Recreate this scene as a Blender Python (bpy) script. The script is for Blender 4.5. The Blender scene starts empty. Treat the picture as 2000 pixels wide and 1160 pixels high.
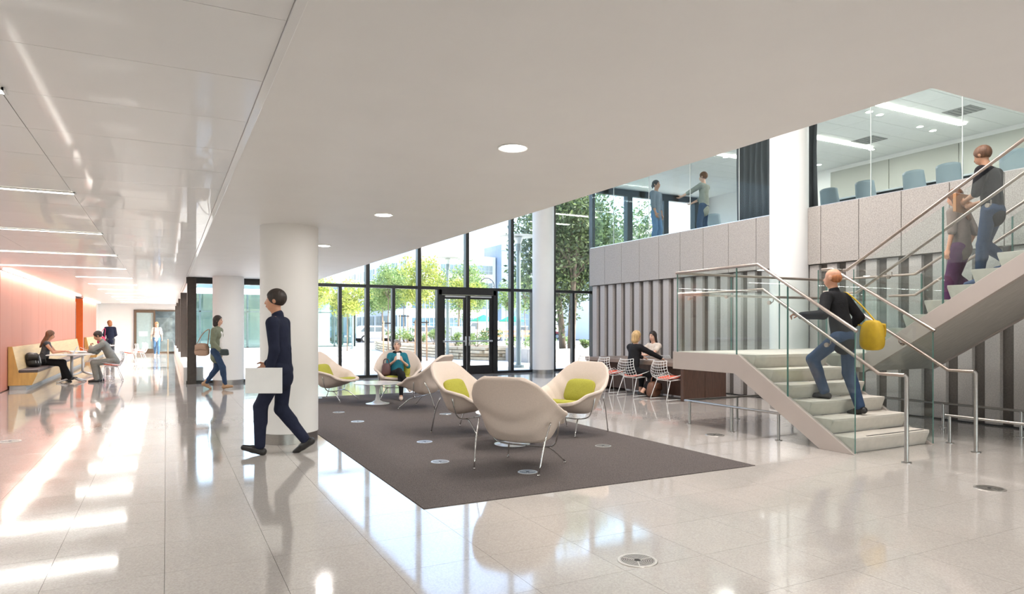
import bpy, bmesh, math, random
import numpy as np
from mathutils import Vector, Matrix

random.seed(7)
SC = bpy.context.scene
COL = SC.collection
R = math.radians

# ------------------------------------------------------------------ camera
F_PX, CAM_H, HORIZON = 1308.0, 1.45, 639.0
YAW = math.atan(675 / 1308.0)
cd = bpy.data.cameras.new('camera')
cam = bpy.data.objects.new('camera', cd)
COL.objects.link(cam)
cam.location = (0, 0, CAM_H)
cam.rotation_euler = (math.pi / 2, 0, -YAW)
cd.sensor_width = 36
cd.lens = F_PX / 2000 * 36
cd.shift_y = (HORIZON - 580) / 2000
cd.clip_start = 0.05
cd.clip_end = 600
SC.camera = cam

# ------------------------------------------------------------------ sky, sun, exposure
w = bpy.data.worlds.new('sky')
SC.world = w
w.use_nodes = True
nt = w.node_tree
sky = nt.nodes.new('ShaderNodeTexSky')
sky.sky_type = 'NISHITA'
sky.sun_disc = False
sky.sun_elevation = R(48)
sky.sun_rotation = R(118)
sky.air_density = 1.0
sky.dust_density = 2.5
sky.ozone_density = 1.0
bgn = nt.nodes['Background']
nt.links.new(sky.outputs[0], bgn.inputs[0])
bgn.inputs[1].default_value = 0.43
sl = bpy.data.lights.new('sun', 'SUN')
sun = bpy.data.objects.new('sun', sl)
COL.objects.link(sun)
sl.energy = 3.6
sl.angle = R(0.6)
sl.color = (1.0, 0.95, 0.87)
sun.location = (60, 40, 60)
sun.rotation_euler = Vector((-0.62, 0.33, -0.71)).to_track_quat('-Z', 'Y').to_euler()
vs = SC.view_settings
vs.view_transform = 'Standard'
vs.look = 'None'
vs.gamma = 1.0
vs.use_curve_mapping = False
vs.exposure = 1.36
cy = SC.cycles
cy.use_denoising = True
try:
    cy.denoiser = 'OPENIMAGEDENOISE'
except Exception:
    pass
cy.max_bounces = 10
cy.diffuse_bounces = 5
cy.glossy_bounces = 5
cy.transmission_bounces = 6
cy.transparent_max_bounces = 24
cy.sample_clamp_indirect = 6
cy.caustics_reflective = False
cy.caustics_refractive = False


# ------------------------------------------------------------------ materials
MATS = {}


def mat(name, color, rough=0.6, metal=0.0, var=0.06, scale=8.0, bump=0.0, bscale=None, emit=0.0, emit_color=None,
        spec=0.5, coat=0.0, stretch=None, rnd=0.0, subs=0.0):
    """Principled material whose base colour is broken up by object-space noise."""
    if name in MATS:
        return MATS[name]
    m = bpy.data.materials.new(name)
    m.use_nodes = True
    n, l = m.node_tree.nodes, m.node_tree.links
    b = n['Principled BSDF']
    b.inputs['Roughness'].default_value = rough
    b.inputs['Metallic'].default_value = metal
    b.inputs['Specular IOR Level'].default_value = spec
    b.inputs['Coat Weight'].default_value = coat
    tc = n.new('ShaderNodeTexCoord')
    mp = n.new('ShaderNodeMapping')
    l.new(tc.outputs['Object'], mp.inputs[0])
    if stretch:
        mp.inputs['Scale'].default_value = stretch
    nz = n.new('ShaderNodeTexNoise')
    nz.inputs['Scale'].default_value = scale
    nz.inputs['Detail'].default_value = 5
    l.new(mp.outputs[0], nz.inputs['Vector'])
    rp = n.new('ShaderNodeValToRGB')
    c = color
    rp.color_ramp.elements[0].position = 0.3
    rp.color_ramp.elements[1].position = 0.7
    rp.color_ramp.elements[0].color = tuple(max(0, x * (1 - var)) for x in c) + (1,)
    rp.color_ramp.elements[1].color = tuple(min(1, x * (1 + var)) for x in c) + (1,)
    l.new(nz.outputs['Fac'], rp.inputs[0])
    out = rp.outputs[0]
    if rnd:
        oi = n.new('ShaderNodeObjectInfo')
        hs = n.new('ShaderNodeHueSaturation')
        mr = n.new('ShaderNodeMapRange')
        mr.inputs[3].default_value = 1 - rnd
        mr.inputs[4].default_value = 1 + rnd
        l.new(oi.outputs['Random'], mr.inputs[0])
        l.new(mr.outputs[0], hs.inputs['Value'])
        l.new(out, hs.inputs['Color'])
        out = hs.outputs[0]
    l.new(out, b.inputs['Base Color'])
    if bump:
        nb = n.new('ShaderNodeTexNoise')
        nb.inputs['Scale'].default_value = bscale or scale * 6
        nb.inputs['Detail'].default_value = 6
        l.new(mp.outputs[0], nb.inputs['Vector'])
        bp = n.new('ShaderNodeBump')
        bp.inputs['Strength'].default_value = bump
        bp.inputs['Distance'].default_value = 0.02
        l.new(nb.outputs['Fac'], bp.inputs['Height'])
        l.new(bp.outputs[0], b.inputs['Normal'])
    if emit:
        b.inputs['Emission Color'].default_value = tuple(emit_color or color) + (1,)
        b.inputs['Emission Strength'].default_value = emit
    if subs:
        b.inputs['Subsurface Weight'].default_value = subs
        b.inputs['Subsurface Radius'].default_value = (0.01, 0.004, 0.002)
    MATS[name] = m
    return m


def thin_glass(name, tint=(0.97, 0.985, 0.98), refl=1.0, rough=0.0):
    """Architectural pane: clear transmission plus Fresnel reflection."""
    if name in MATS:
        return MATS[name]
    m = bpy.data.materials.new(name)
    m.use_nodes = True
    n, l = m.node_tree.nodes, m.node_tree.links
    n.remove(n['Principled BSDF'])
    tr = n.new('ShaderNodeBsdfTransparent')
    tc = n.new('ShaderNodeTexCoord')
    nz = n.new('ShaderNodeTexNoise')
    nz.inputs['Scale'].default_value = 0.6
    l.new(tc.outputs['Object'], nz.inputs['Vector'])
    rp = n.new('ShaderNodeValToRGB')
    rp.color_ramp.elements[0].color = tuple(x * 0.99 for x in tint) + (1,)
    rp.color_ramp.elements[1].color = tuple(tint) + (1,)
    l.new(nz.outputs['Fac'], rp.inputs[0])
    l.new(rp.outputs[0], tr.inputs[0])
    gl = n.new('ShaderNodeBsdfGlossy')
    gl.inputs['Roughness'].default_value = rough
    gl.inputs['Color'].default_value = (0.95, 0.97, 0.97, 1)
    # Schlick reflectance from the facing ratio: the same from both sides of the pane
    lw = n.new('ShaderNodeLayerWeight')
    lw.inputs['Blend'].default_value = 0.5
    pw = n.new('ShaderNodeMath')
    pw.operation = 'POWER'
    pw.inputs[1].default_value = 5.0
    l.new(lw.outputs['Facing'], pw.inputs[0])
    mu = n.new('ShaderNodeMath')
    mu.operation = 'MULTIPLY_ADD'
    mu.inputs[1].default_value = 0.8 * refl
    mu.inputs[2].default_value = 0.035 * refl
    l.new(pw.outputs[0], mu.inputs[0])
    mx = n.new('ShaderNodeMixShader')
    l.new(mu.outputs[0], mx.inputs[0])
    l.new(tr.outputs[0], mx.inputs[1])
    l.new(gl.outputs[0], mx.inputs[2])
    l.new(mx.outputs[0], n['Material Output'].inputs[0])
    MATS[name] = m
    return m


# ------------------------------------------------------------------ mesh building
class MB:
    def __init__(self):
        self.v, self.f, self.mi = [], [], []
        self.cm = 0

    def add(self, vs_, fs_):
        o = len(self.v)
        self.v += [tuple(p) for p in vs_]
        for q in fs_:
            self.f.append(tuple(i + o for i in q))
            self.mi.append(self.cm)
        return self

    def box(self, x0, x1, y0, y1, z0, z1):
        x0, x1 = min(x0, x1), max(x0, x1)
        y0, y1 = min(y0, y1), max(y0, y1)
        z0, z1 = min(z0, z1), max(z0, z1)
        return self.add([(x0, y0, z0), (x1, y0, z0), (x1, y1, z0), (x0, y1, z0),
                         (x0, y0, z1), (x1, y0, z1), (x1, y1, z1), (x0, y1, z1)],
                        [(0, 3, 2, 1), (4, 5, 6, 7), (0, 1, 5, 4), (1, 2, 6, 5), (2, 3, 7, 6), (3, 0, 4, 7)])

    def prism(self, poly, axis, a, b):
        """poly of 2D points extruded along axis ('x': (y,z), 'y': (x,z), 'z': (x,y)) from a to b."""
        def P(p, t):
            return {'x': (t, p[0], p[1]), 'y': (p[0], t, p[1]), 'z': (p[0], p[1], t)}[axis]
        n = len(poly)
        vs_ = [P(p, a) for p in poly] + [P(p, b) for p in poly]
        fs_ = [tuple(range(n - 1, -1, -1)), tuple(range(n, 2 * n))]
        for i in range(n):
            j = (i + 1) % n
            fs_.append((i, j, n + j, n + i))
        return self.add(vs_, fs_)

    def tube(self, pts, r, n=8, closed=False, caps=True):
        pts = [Vector(p) for p in pts]
        rr = r if isinstance(r, (list, tuple)) else [r] * len(pts)
        N = len(pts)
        vs_, fs_ = [], []
        up = None
        for i, p in enumerate(pts):
            a = pts[(i - 1) % N] if (closed or i > 0) else p
            b = pts[(i + 1) % N] if (closed or i < N - 1) else p
            d = (b - a)
            d = d.normalized() if d.length > 1e-9 else Vector((0, 0, 1))
            if up is None:
                up = Vector((0, 0, 1)) if abs(d.z) < 0.9 else Vector((1, 0, 0))
            u = (up - d * up.dot(d))
            u = u.normalized() if u.length > 1e-6 else d.orthogonal().normalized()
            up = u
            w_ = d.cross(u)
            for k in range(n):
                t = 2 * math.pi * k / n
                vs_.append(p + (u * math.cos(t) + w_ * math.sin(t)) * rr[i])
        M = N if closed else N - 1
        for i in range(M):
            for k in range(n):
                a0 = i * n + k
                a1 = i * n + (k + 1) % n
                b0 = ((i + 1) % N) * n + k
                b1 = ((i + 1) % N) * n + (k + 1) % n
                fs_.append((a0, a1, b1, b0))
        if caps and not closed:
            fs_.append(tuple(range(n - 1, -1, -1)))
            fs_.append(tuple((N - 1) * n + k for k in range(n)))
        return self.add(vs_, fs_)

    def lathe(self, prof, n=32, c=(0, 0, 0), caps=True):
        """prof: list of (r, z) from bottom to top."""
        vs_, fs_ = [], []
        for r, z in prof:
            for k in range(n):
                t = 2 * math.pi * k / n
                vs_.append((c[0] + r * math.cos(t), c[1] + r * math.sin(t), c[2] + z))
        for i in range(len(prof) - 1):
            for k in range(n):
                fs_.append((i * n + k, i * n + (k + 1) % n, (i + 1) * n + (k + 1) % n, (i + 1) * n + k))
        if caps:
            fs_.append(tuple(range(n - 1, -1, -1)))
            fs_.append(tuple((len(prof) - 1) * n + k for k in range(n)))
        return self.add(vs_, fs_)

    def ell(self, c, r, nu=16, nv=10, e=1.0):
        """(super-)ellipsoid; e < 1 makes it boxier."""
        def sg(a, p):
            return math.copysign(abs(a) ** p, a)
        vs_, fs_ = [], []
        for i in range(nv + 1):
            ph = -math.pi / 2 + math.pi * i / nv
            for k in range(nu):
                t = 2 * math.pi * k / nu
                vs_.append((c[0] + r[0] * sg(math.cos(ph), e) * sg(math.cos(t), e),
                            c[1] + r[1] * sg(math.cos(ph), e) * sg(math.sin(t), e),
                            c[2] + r[2] * sg(math.sin(ph), e)))
        for i in range(nv):
            for k in range(nu):
                fs_.append((i * nu + k, i * nu + (k + 1) % nu, (i + 1) * nu + (k + 1) % nu, (i + 1) * nu + k))
        return self.add(vs_, fs_)

    def grid(self, P):
        """P: rows of points."""
        m, n = len(P), len(P[0])
        vs_ = [p for row in P for p in row]
        fs_ = [(i * n + k, i * n + k + 1, (i + 1) * n + k + 1, (i + 1) * n + k) for i in range(m - 1) for k in range(n - 1)]
        return self.add(vs_, fs_)

    def xf(self, M, start=0):
        for i in range(start, len(self.v)):
            self.v[i] = tuple(M @ Vector(self.v[i]))
        return self

    def mesh(self, name, mats, smooth=False):
        me = bpy.data.meshes.new(name)
        me.from_pydata(self.v, [], self.f)
        if not isinstance(mats, (list, tuple)):
            mats = [mats]
        for m in mats:
            me.materials.append(m)
        if len(mats) > 1:
            me.polygons.foreach_set('material_index', self.mi)
        if smooth:
            me.polygons.foreach_set('use_smooth', [True] * len(me.polygons))
        me.update()
        return me

    def build(self, name, mats, parent=None, smooth=False, bevel=0.0, loc=None, rot=None, auto=None):
        me = self.mesh(name, mats, smooth or auto is not None)
        if auto is not None:
            me.set_sharp_from_angle(angle=R(auto))
        o = bpy.data.objects.new(name, me)
        COL.objects.link(o)
        if parent is not None:
            o.parent = parent
        if loc is not None:
            o.location = loc
        if rot is not None:
            o.rotation_euler = rot
        if bevel:
            b = o.modifiers.new('bevel', 'BEVEL')
            b.width = bevel
            b.segments = 2
            b.limit_method = 'ANGLE'
        return o


def tag(o, label=None, cat=None, group=None, kind=None):
    if label:
        o['label'] = label
    if cat:
        o['category'] = cat
    if group:
        o['group'] = group
    if kind:
        o['kind'] = kind
    return o


def thing(name, label, cat, loc=(0, 0, 0), rz=0.0, group=None, kind=None):
    o = bpy.data.objects.new(name, None)
    o.empty_display_size = 0.1
    COL.objects.link(o)
    o.location = loc
    o.rotation_euler = (0, 0, rz)
    return tag(o, label, cat, group, kind)


def inst(me, name, parent=None, loc=(0, 0, 0), rz=0.0, scale=None):
    o = bpy.data.objects.new(name, me)
    COL.objects.link(o)
    if parent is not None:
        o.parent = parent
    o.location = loc
    o.rotation_euler = (0, 0, rz)
    if scale:
        o.scale = scale
    return o


KIDS = {}


def copy_tree(o, parent=None):
    c = o.copy()
    COL.objects.link(c)
    c.parent = parent
    for ch in list(o.children):
        copy_tree(ch, c)
    return c


def place(proto, used, loc, rz, label, group=None):
    """First use moves the prototype itself, later uses copy it with its parts."""
    o = proto if not used else copy_tree(proto)
    used.append(1)
    o.location = loc
    o.rotation_euler = (0, 0, rz)
    o['label'] = label
    if group:
        o['group'] = group
    return o


def smooth_path(pts, k=6):
    """Catmull-Rom through pts."""
    P = [Vector(p) for p in pts]
    P = [P[0] * 2 - P[1]] + P + [P[-1] * 2 - P[-2]]
    out = []
    for i in range(1, len(P) - 2):
        for j in range(k):
            t = j / k
            a, b, c, d = P[i - 1], P[i], P[i + 1], P[i + 2]
            out.append(0.5 * ((2 * b) + (c - a) * t + (2 * a - 5 * b + 4 * c - d) * t * t + (3 * b - a - 3 * c + d) * t ** 3))
    out.append(P[-2])
    return out
# ------------------------------------------------------------------ shared dimensions
Z_S, Z_UF, Z_C = 2.73, 3.60, 6.25       # low soffit, upper floor, upper ceilings
X_C = 0.45                              # line between metal panels and plaster soffit
X_V, Y_V = 3.64, 2.155                  # edge of the double-height void
X_W, Y_G = 10.80, 19.0                  # precast wall face, front glazing
X_B = -3.25                             # orange wall
Y_END = 42.5                            # end of the corridor
T = 0.61                                # floor tile

M_TERR = None


def terrazzo():
    m = bpy.data.materials.new('polished_terrazzo')
    m.use_nodes = True
    n, l = m.node_tree.nodes, m.node_tree.links
    b = n['Principled BSDF']
    geo = n.new('ShaderNodeNewGeometry')
    v1 = n.new('ShaderNodeTexVoronoi')
    v1.inputs['Scale'].default_value = 110
    l.new(geo.outputs['Position'], v1.inputs['Vector'])
    rp = n.new('ShaderNodeValToRGB')
    rp.color_ramp.elements[0].color = (0.47, 0.437, 0.405, 1)
    rp.color_ramp.elements[1].color = (0.60, 0.558, 0.52, 1)
    l.new(v1.outputs['Color'], rp.inputs[0])
    nz = n.new('ShaderNodeTexNoise')
    nz.inputs['Scale'].default_value = 0.9
    nz.inputs['Detail'].default_value = 6
    l.new(geo.outputs['Position'], nz.inputs['Vector'])
    mx = n.new('ShaderNodeMixRGB')
    mx.blend_type = 'MULTIPLY'
    mx.inputs[0].default_value = 0.35
    r2 = n.new('ShaderNodeValToRGB')
    r2.color_ramp.elements[0].position = 0.3
    r2.color_ramp.elements[1].position = 0.7
    r2.color_ramp.elements[0].color = (0.82, 0.80, 0.78, 1)
    r2.color_ramp.elements[1].color = (1, 1, 1, 1)
    l.new(nz.outputs['Fac'], r2.inputs[0])
    l.new(rp.outputs[0], mx.inputs[1])
    l.new(r2.outputs[0], mx.inputs[2])
    oi = n.new('ShaderNodeObjectInfo')
    hs = n.new('ShaderNodeHueSaturation')
    mr = n.new('ShaderNodeMapRange')
    mr.inputs[3].default_value = 0.985
    mr.inputs[4].default_value = 1.015
    l.new(oi.outputs['Random'], mr.inputs[0])
    l.new(mr.outputs[0], hs.inputs['Value'])
    l.new(mx.outputs[0], hs.inputs['Color'])
    l.new(hs.outputs[0], b.inputs['Base Color'])
    # worn polish: roughness varies in soft smears
    n3 = n.new('ShaderNodeTexNoise')
    n3.inputs['Scale'].default_value = 2.2
    n3.inputs['Detail'].default_value = 8
    l.new(geo.outputs['Position'], n3.inputs['Vector'])
    m3 = n.new('ShaderNodeMapRange')
    m3.inputs[1].default_value = 0.3
    m3.inputs[2].default_value = 0.75
    m3.inputs[3].default_value = 0.045
    m3.inputs[4].default_value = 0.13
    l.new(n3.outputs['Fac'], m3.inputs[0])
    l.new(m3.outputs[0], b.inputs['Roughness'])
    b.inputs['Specular IOR Level'].default_value = 0.75
    b.inputs['Coat Weight'].default_value = 0.35
    b.inputs['Coat Roughness'].default_value = 0.05
    return m


M_TERR = terrazzo()
M_GROUT = mat('floor_joint', (0.40, 0.37, 0.33), 0.7)
M_PLASTER = mat('white_plaster', (0.86, 0.85, 0.835), 0.55, var=0.015, scale=2)
M_METALCEIL = mat('satin_white_panel', (0.84, 0.835, 0.825), 0.42, var=0.015, scale=2, spec=0.7, coat=0.3)
M_WHITE = mat('white_paint', (0.84, 0.835, 0.82), 0.5, var=0.02, scale=3)
M_BLACK = mat('black_anodised', (0.022, 0.021, 0.021), 0.35, metal=0.3, var=0.15, scale=20)
M_BRONZE = mat('dark_bronze', (0.055, 0.042, 0.036), 0.35, metal=0.4, var=0.12, scale=20)
M_GLASS = thin_glass('clear_glass', (0.96, 0.98, 0.975))
M_STEEL = mat('brushed_steel', (0.40, 0.38, 0.36), 0.36, metal=1.0, var=0.08, scale=30, stretch=(1, 1, 8))
M_CONC = mat('grey_precast', (0.40, 0.37, 0.345), 0.85, var=0.22, scale=60, bump=0.25, bscale=120)
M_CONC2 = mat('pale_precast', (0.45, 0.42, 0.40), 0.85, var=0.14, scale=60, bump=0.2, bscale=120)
M_JOINT = mat('shadow_joint', (0.07, 0.06, 0.055), 0.9)
M_CARPET = mat('brown_carpet', (0.135, 0.116, 0.110), 0.95, var=0.5, scale=130, bump=0.6, bscale=260, spec=0.1)

# ------------------------------------------------------------------ floor of tiles
fl = MB().box(-7.2, X_C, -8, Y_END, -0.30, -0.012).box(X_C, 18.2, -8, Y_G + 0.1, -0.30, -0.012).build('floor', M_GROUT)
tag(fl, kind='structure')
g = 0.0011
tm = MB().box(-T / 2 + g, T / 2 - g, -T / 2 + g, T / 2 - g, -0.012, 0).mesh('tile', M_TERR)
X0, Y0 = 1.82, 5.06                    # a tile corner (the carpet's near corner)
CARPET = (1.82, 1.82 + 6 * T, 5.06, 5.06 + 15 * T)
cells = []
S_, C_ = math.sin(YAW), math.cos(YAW)
for i in range(-15, 27):
    for j in range(-22, 62):
        x, y = X0 + (i + 0.5) * T, Y0 + (j + 0.5) * T
        if x < -7.2 or (x < -3.6 and y > 18.4) or (x > X_W + 0.1 and 16 > y > -3) or x > 18 or y > Y_END or y < -8:
            continue
        if CARPET[0] < x < CARPET[1] and CARPET[2] < y < CARPET[3]:
            continue
        if x > X_C and y > Y_G:
            continue
        D = x * S_ + y * C_
        t = (x * C_ - y * S_) / D if D > 0.5 else 9
        py = 639 + CAM_H * F_PX / D if D > 0.5 else 9e9
        vis = D > 1 and abs(t) < 0.80 and py < 1230
        cells.append((0 if vis else 1, D, x, y))
cells.sort()
rest = MB()
for k, (vz, D, x, y) in enumerate(cells):
    if vz == 0 and k < 300:
        inst(tm, 'tile', fl, (x, y, 0))
    else:
        rest.box(x - T / 2 + g, x + T / 2 - g, y - T / 2 + g, y + T / 2 - g, -0.012, 0)
tag(rest.build('tile_field', M_TERR, fl), kind='stuff')

cp = MB().box(CARPET[0] + 0.003, CARPET[1] - 0.003, CARPET[2] + 0.003, CARPET[3] - 0.003, -0.012, 0.006).build('carpet', M_CARPET)
tag(cp, 'brown flecked carpet inset into the pale polished floor under the lounge chairs', 'carpet')

# ------------------------------------------------------------------ low soffit and slab
sf = MB()
sf.box(X_C + 0.045, X_V, Y_V, Y_G + 0.12, Z_S, Z_UF - 0.02)
sf.box(X_C + 0.045, 18.2, -8, Y_V, Z_S, Z_UF - 0.02)
tag(sf.build('ceiling', M_PLASTER), kind='structure')
# ceiling of metal panels over the corridor
PX, PY = 1.25, 0.78
pc = MB().box(-3.75, X_C, -8, Y_END, Z_S + 0.045, Z_S + 0.12).box(-7.2, -3.75, -8, 18.6, Z_S + 0.045, Z_S + 0.12).build('ceiling_corridor', mat('ceiling_void', (0.35, 0.34, 0.33), 0.8))
tag(pc, kind='structure')
pm = MB().box(-PX + 0.002, -0.002, -PY / 2 + 0.002, PY / 2 - 0.002, Z_S + 0.005, Z_S + 0.043).mesh('ceiling_panel', M_METALCEIL)
PY0 = 2.93 - PY / 2
cells = []
for c in range(6):
    for r in range(-14, 51):
        y = PY0 + r * PY
        x1 = X_C - c * PX
        if c > 2 and y > 18.3:
            continue
        xm = x1 - PX / 2
        D = xm * S_ + y * C_
        t = (xm * C_ - y * S_) / D if D > 0.4 else 9
        vis = D > 1.2 and abs(t) < 0.95
        cells.append((0 if vis else 1, D, x1, y))
cells.sort()
rest = MB()
for k, (vz, D, x1, y) in enumerate(cells):
    if vz == 0 and k < 300:
        inst(pm, 'ceiling_panel', pc, (x1, y, 0))
    else:
        rest.box(x1 - PX + 0.003, x1 - 0.003, y - PY / 2 + 0.003, y + PY / 2 - 0.003, Z_S + 0.005, Z_S + 0.043)
tag(rest.build('panel_field', M_METALCEIL, pc), kind='stuff')
tag(MB().box(X_C, X_C + 0.045, -8, Y_END, Z_S - 0.006, Z_S + 0.12).build('trim_1', M_METALCEIL, bevel=0.004), kind='structure')

# ------------------------------------------------------------------ void shell: upper ceiling and walls
tag(MB().box(X_V - 4, X_W + 0.2, Y_V - 8, Y_G + 0.2, Z_C + 0.9, Z_C + 1.1).build('ceiling_void_roof', M_PLASTER), kind='structure')
tag(MB().box(X_V - 0.2, X_V, Y_V - 0.0, Y_G, Z_UF - 0.02, Z_UF + 1.05).build('wall_parapet', M_PLASTER), kind='structure')

# ------------------------------------------------------------------ precast wall: spandrel panels over ribs
wr = MB().box(X_W + 0.10, X_W + 0.32, -3, 16.03, 0, 3.69).build('wall_right', mat('shade_tinted_recess', (0.12, 0.105, 0.095), 0.85, var=0.15, scale=40))  # backing coloured darker to put shade into the recesses between ribs
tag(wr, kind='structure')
PJ = [15.30 - 0.7655 * k for k in range(-1, 24)]
for a, b in zip(PJ[:-1], PJ[1:]):
    hi_ = min(a, 16.05)
    if 8.66 < (hi_ + b) / 2 < 9.34:
        pass
    p = MB().box(X_W - 0.02, X_W + 0.12, b + 0.006, hi_ - 0.006, 2.63, 3.70)
    p.build('precast_panel', M_CONC, wr, bevel=0.004)
pitch = 0.3827
y = 15.98
ribm = {}
k = 0
while y > -2.5:
    # each rib: flat face with raked sides, recess between
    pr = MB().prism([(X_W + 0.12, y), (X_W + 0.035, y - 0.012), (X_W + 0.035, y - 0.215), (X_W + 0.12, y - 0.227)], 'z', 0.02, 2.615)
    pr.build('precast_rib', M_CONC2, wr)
    y -= pitch
tag(MB().box(X_W - 0.012, X_W + 0.10, -3, 16.0, 0, 0.02).build('baseboard_right', M_BLACK), kind='structure')

# ------------------------------------------------------------------ round columns
for (x, y, r, z1, nm) in ((1.40, 8.93, 0.355, Z_S, 'column_near'), (1.40, 18.42, 0.37, Z_S, 'column_glazing'),
                          (10.52, 18.25, 0.34, Z_C + 0.9, 'column_far'), (10.66, 9.02, 0.352, Z_C + 0.9, 'column_stair')):
    z0 = 0.0
    c = MB().lathe([(r - 0.012, z0), (r - 0.012, 0.125), (r, 0.13), (r, z1)], 64).build(nm, M_PLASTER, auto=40, loc=(x, y, 0))
    tag(c, kind='structure')
    MB().lathe([(r - 0.006, 0.0), (r - 0.006, 0.125)], 64).build('steel_base_ring', M_STEEL, c, auto=40)

# ------------------------------------------------------------------ front glazing
MX = [3.57 + 0.775 * k for k in range(13)]
TALL = {0, 2, 4, 6, 8, 10, 12}
cw = MB()
cw.box(X_C, 12.98, Y_G - 0.06, Y_G + 0.10, 0, 0.075)
gw = cw.build('window_1', M_BLACK)
tag(gw, kind='structure')


def frame(nm, x0, x1, z0, z1, d0=-0.06, d1=0.10, m=M_BLACK, parent=gw):
    return MB().box(x0, x1, Y_G + d0, Y_G + d1, z0, z1).build(nm, m, parent, bevel=0.003)


ZT = 2.63
frame('transom', 3.5, 12.98, ZT - 0.045, ZT + 0.045)
frame('head_frame', X_C, 3.62, Z_S - 0.16, Z_S)
for k, x in enumerate(MX):
    if k in (5, 7):
        continue
    top = (Z_C + 0.9) if k in TALL else ZT - 0.045
    bot = ZT + 0.04 if k == 6 else 0.07
    hw = 0.055 if k in TALL else 0.045
    frame('mullion', x - hw, x + hw, bot, top, d0=-0.10 if k in TALL else -0.06)
for x in (1.63, 2.55):
    frame('mullion', x - 0.045, x + 0.045, 0.07, Z_S - 0.16)
frame('corner_post', X_C + 0.02, 0.68, 0.0, Z_S, d0=-0.12, d1=0.10, m=M_BRONZE)
# double door between x 7.28 and 9.21
for x in (7.28, 9.15):
    frame('door_jamb', x - 0.05, x + 0.10, 0, ZT - 0.04, d0=-0.10)
frame('door_head', 7.28, 9.2, 2.44, ZT - 0.04, d0=-0.10)


def pane(x0, x1, z0, z1, parent=gw, yy=Y_G + 0.02):
    return MB().box(x0, x1, yy, yy + 0.012, z0, z1).build('pane', M_GLASS, parent)


xs = [0.68, 1.585]
edges = [(0.68, 1.585), (1.675, 2.505), (2.595, 3.515)]
for a, b in edges:
    pane(a, b, 0.075, Z_S - 0.16)
for k in range(12):
    a, b = MX[k] + 0.05, MX[k + 1] - 0.05
    if k in (5, 6):
        continue
    if k == 4:
        b = 7.23
    if k == 7:
        a = 9.25
    pane(a, b, 0.075, ZT - 0.045)
for k in range(0, 12, 2):
    pane(MX[k] + 0.055, MX[k + 2] - 0.055, ZT + 0.045, Z_C + 0.9)
M_ALU = mat('satin_aluminium', (0.62, 0.62, 0.63), 0.3, metal=1.0, var=0.05, scale=30)
for s, (a, b) in ((1, (7.385, 8.21)), (-1, (8.225, 9.095))):
    d = thing('door_1' if s == 1 else 'door_2', None, None, ((a + b) / 2, Y_G, 0), kind='structure')
    hw = (b - a) / 2
    MB().box(-hw, -hw + 0.11, -0.05, 0.0, 0.02, 2.43).build('stile', M_BLACK, d, bevel=0.003)
    MB().box(hw - 0.11, hw, -0.05, 0.0, 0.02, 2.43).build('stile', M_BLACK, d, bevel=0.003)
    MB().box(-hw + 0.11, hw - 0.11, -0.05, 0.0, 0.02, 0.27).build('bottom_rail', M_BLACK, d, bevel=0.003)
    MB().box(-hw + 0.11, hw - 0.11, -0.05, 0.0, 2.31, 2.43).build('top_rail', M_BLACK, d, bevel=0.003)
    MB().box(-hw + 0.11, hw - 0.11, -0.03, -0.018, 0.27, 2.31).build('pane', M_GLASS, d)
    MB().tube([(-hw + 0.03, -0.11, 1.02), (hw - 0.03, -0.11, 1.02)], 0.022, 10).box(-hw + 0.03, -hw + 0.09, -0.11, -0.05, 0.99, 1.05).box(hw - 0.09, hw - 0.03, -0.11, -0.05, 0.99, 1.05).build('push_bar', M_ALU, d)
    e = (hw - 0.05) * s
    MB().tube([(e, -0.10, 0.90), (e, -0.13, 0.93), (e, -0.13, 1.12), (e, -0.10, 1.15)], 0.013, 8).box(e - 0.02, e + 0.02, -0.10, -0.05, 0.88, 1.17).build('pull_handle', M_ALU, d)
    MB().box(-hw + 0.10, hw - 0.06, -0.10, -0.05, 2.36, 2.41).build('door_closer', M_ALU, d, bevel=0.006)
# ------------------------------------------------------------------ shell behind and beside the camera (daylight comes in here too)
tag(MB().box(-7.4, -7.2, -8, 18.4, 0, 2.85).build('wall_left', M_WHITE), kind='structure')
rw = MB().box(-7.2, 18.2, -8.12, -8.0, 0, 0.08).box(-7.2, 18.2, -8.12, -8.0, Z_S - 0.1, Z_S + 0.12)
rw = rw.build('window_2', M_BLACK)
tag(rw, kind='structure')
for k in range(18):
    x = -7.2 + k * 1.494
    MB().box(x - 0.03, x + 0.03, -8.14, -8.0, 0.08, Z_S - 0.1).build('mullion', M_BLACK, rw)
    if k < 17:
        MB().box(x + 0.03, x + 1.464, -8.07, -8.058, 0.08, Z_S - 0.1).build('pane', M_GLASS, rw)
tag(MB().box(-0.6, -0.4, -6, Y_G + 0.1, Z_UF - 0.02, Z_C + 0.9).build('wall_upper_left', M_WHITE), kind='structure')
uw = MB().box(-0.4, X_W + 0.2, -5.9, -5.8, Z_UF - 0.02, Z_UF + 0.3).box(-0.4, X_W + 0.2, -5.9, -5.8, Z_C + 0.6, Z_C + 0.9)
uw = uw.build('window_3', M_BLACK)
tag(uw, kind='structure')
for k in range(9):
    x = -0.4 + k * 1.425
    MB().box(x - 0.03, x + 0.03, -5.9, -5.8, Z_UF + 0.3, Z_C + 0.6).build('mullion', M_BLACK, uw)
    if k < 8:
        MB().box(x + 0.03, x + 1.395, -5.86, -5.85, Z_UF + 0.3, Z_C + 0.6).build('pane', M_GLASS, uw)
tag(MB().box(18.0, 18.2, -8, Y_G + 0.1, 0, Z_S).build('wall_lower_right', M_WHITE), kind='structure')
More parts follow.
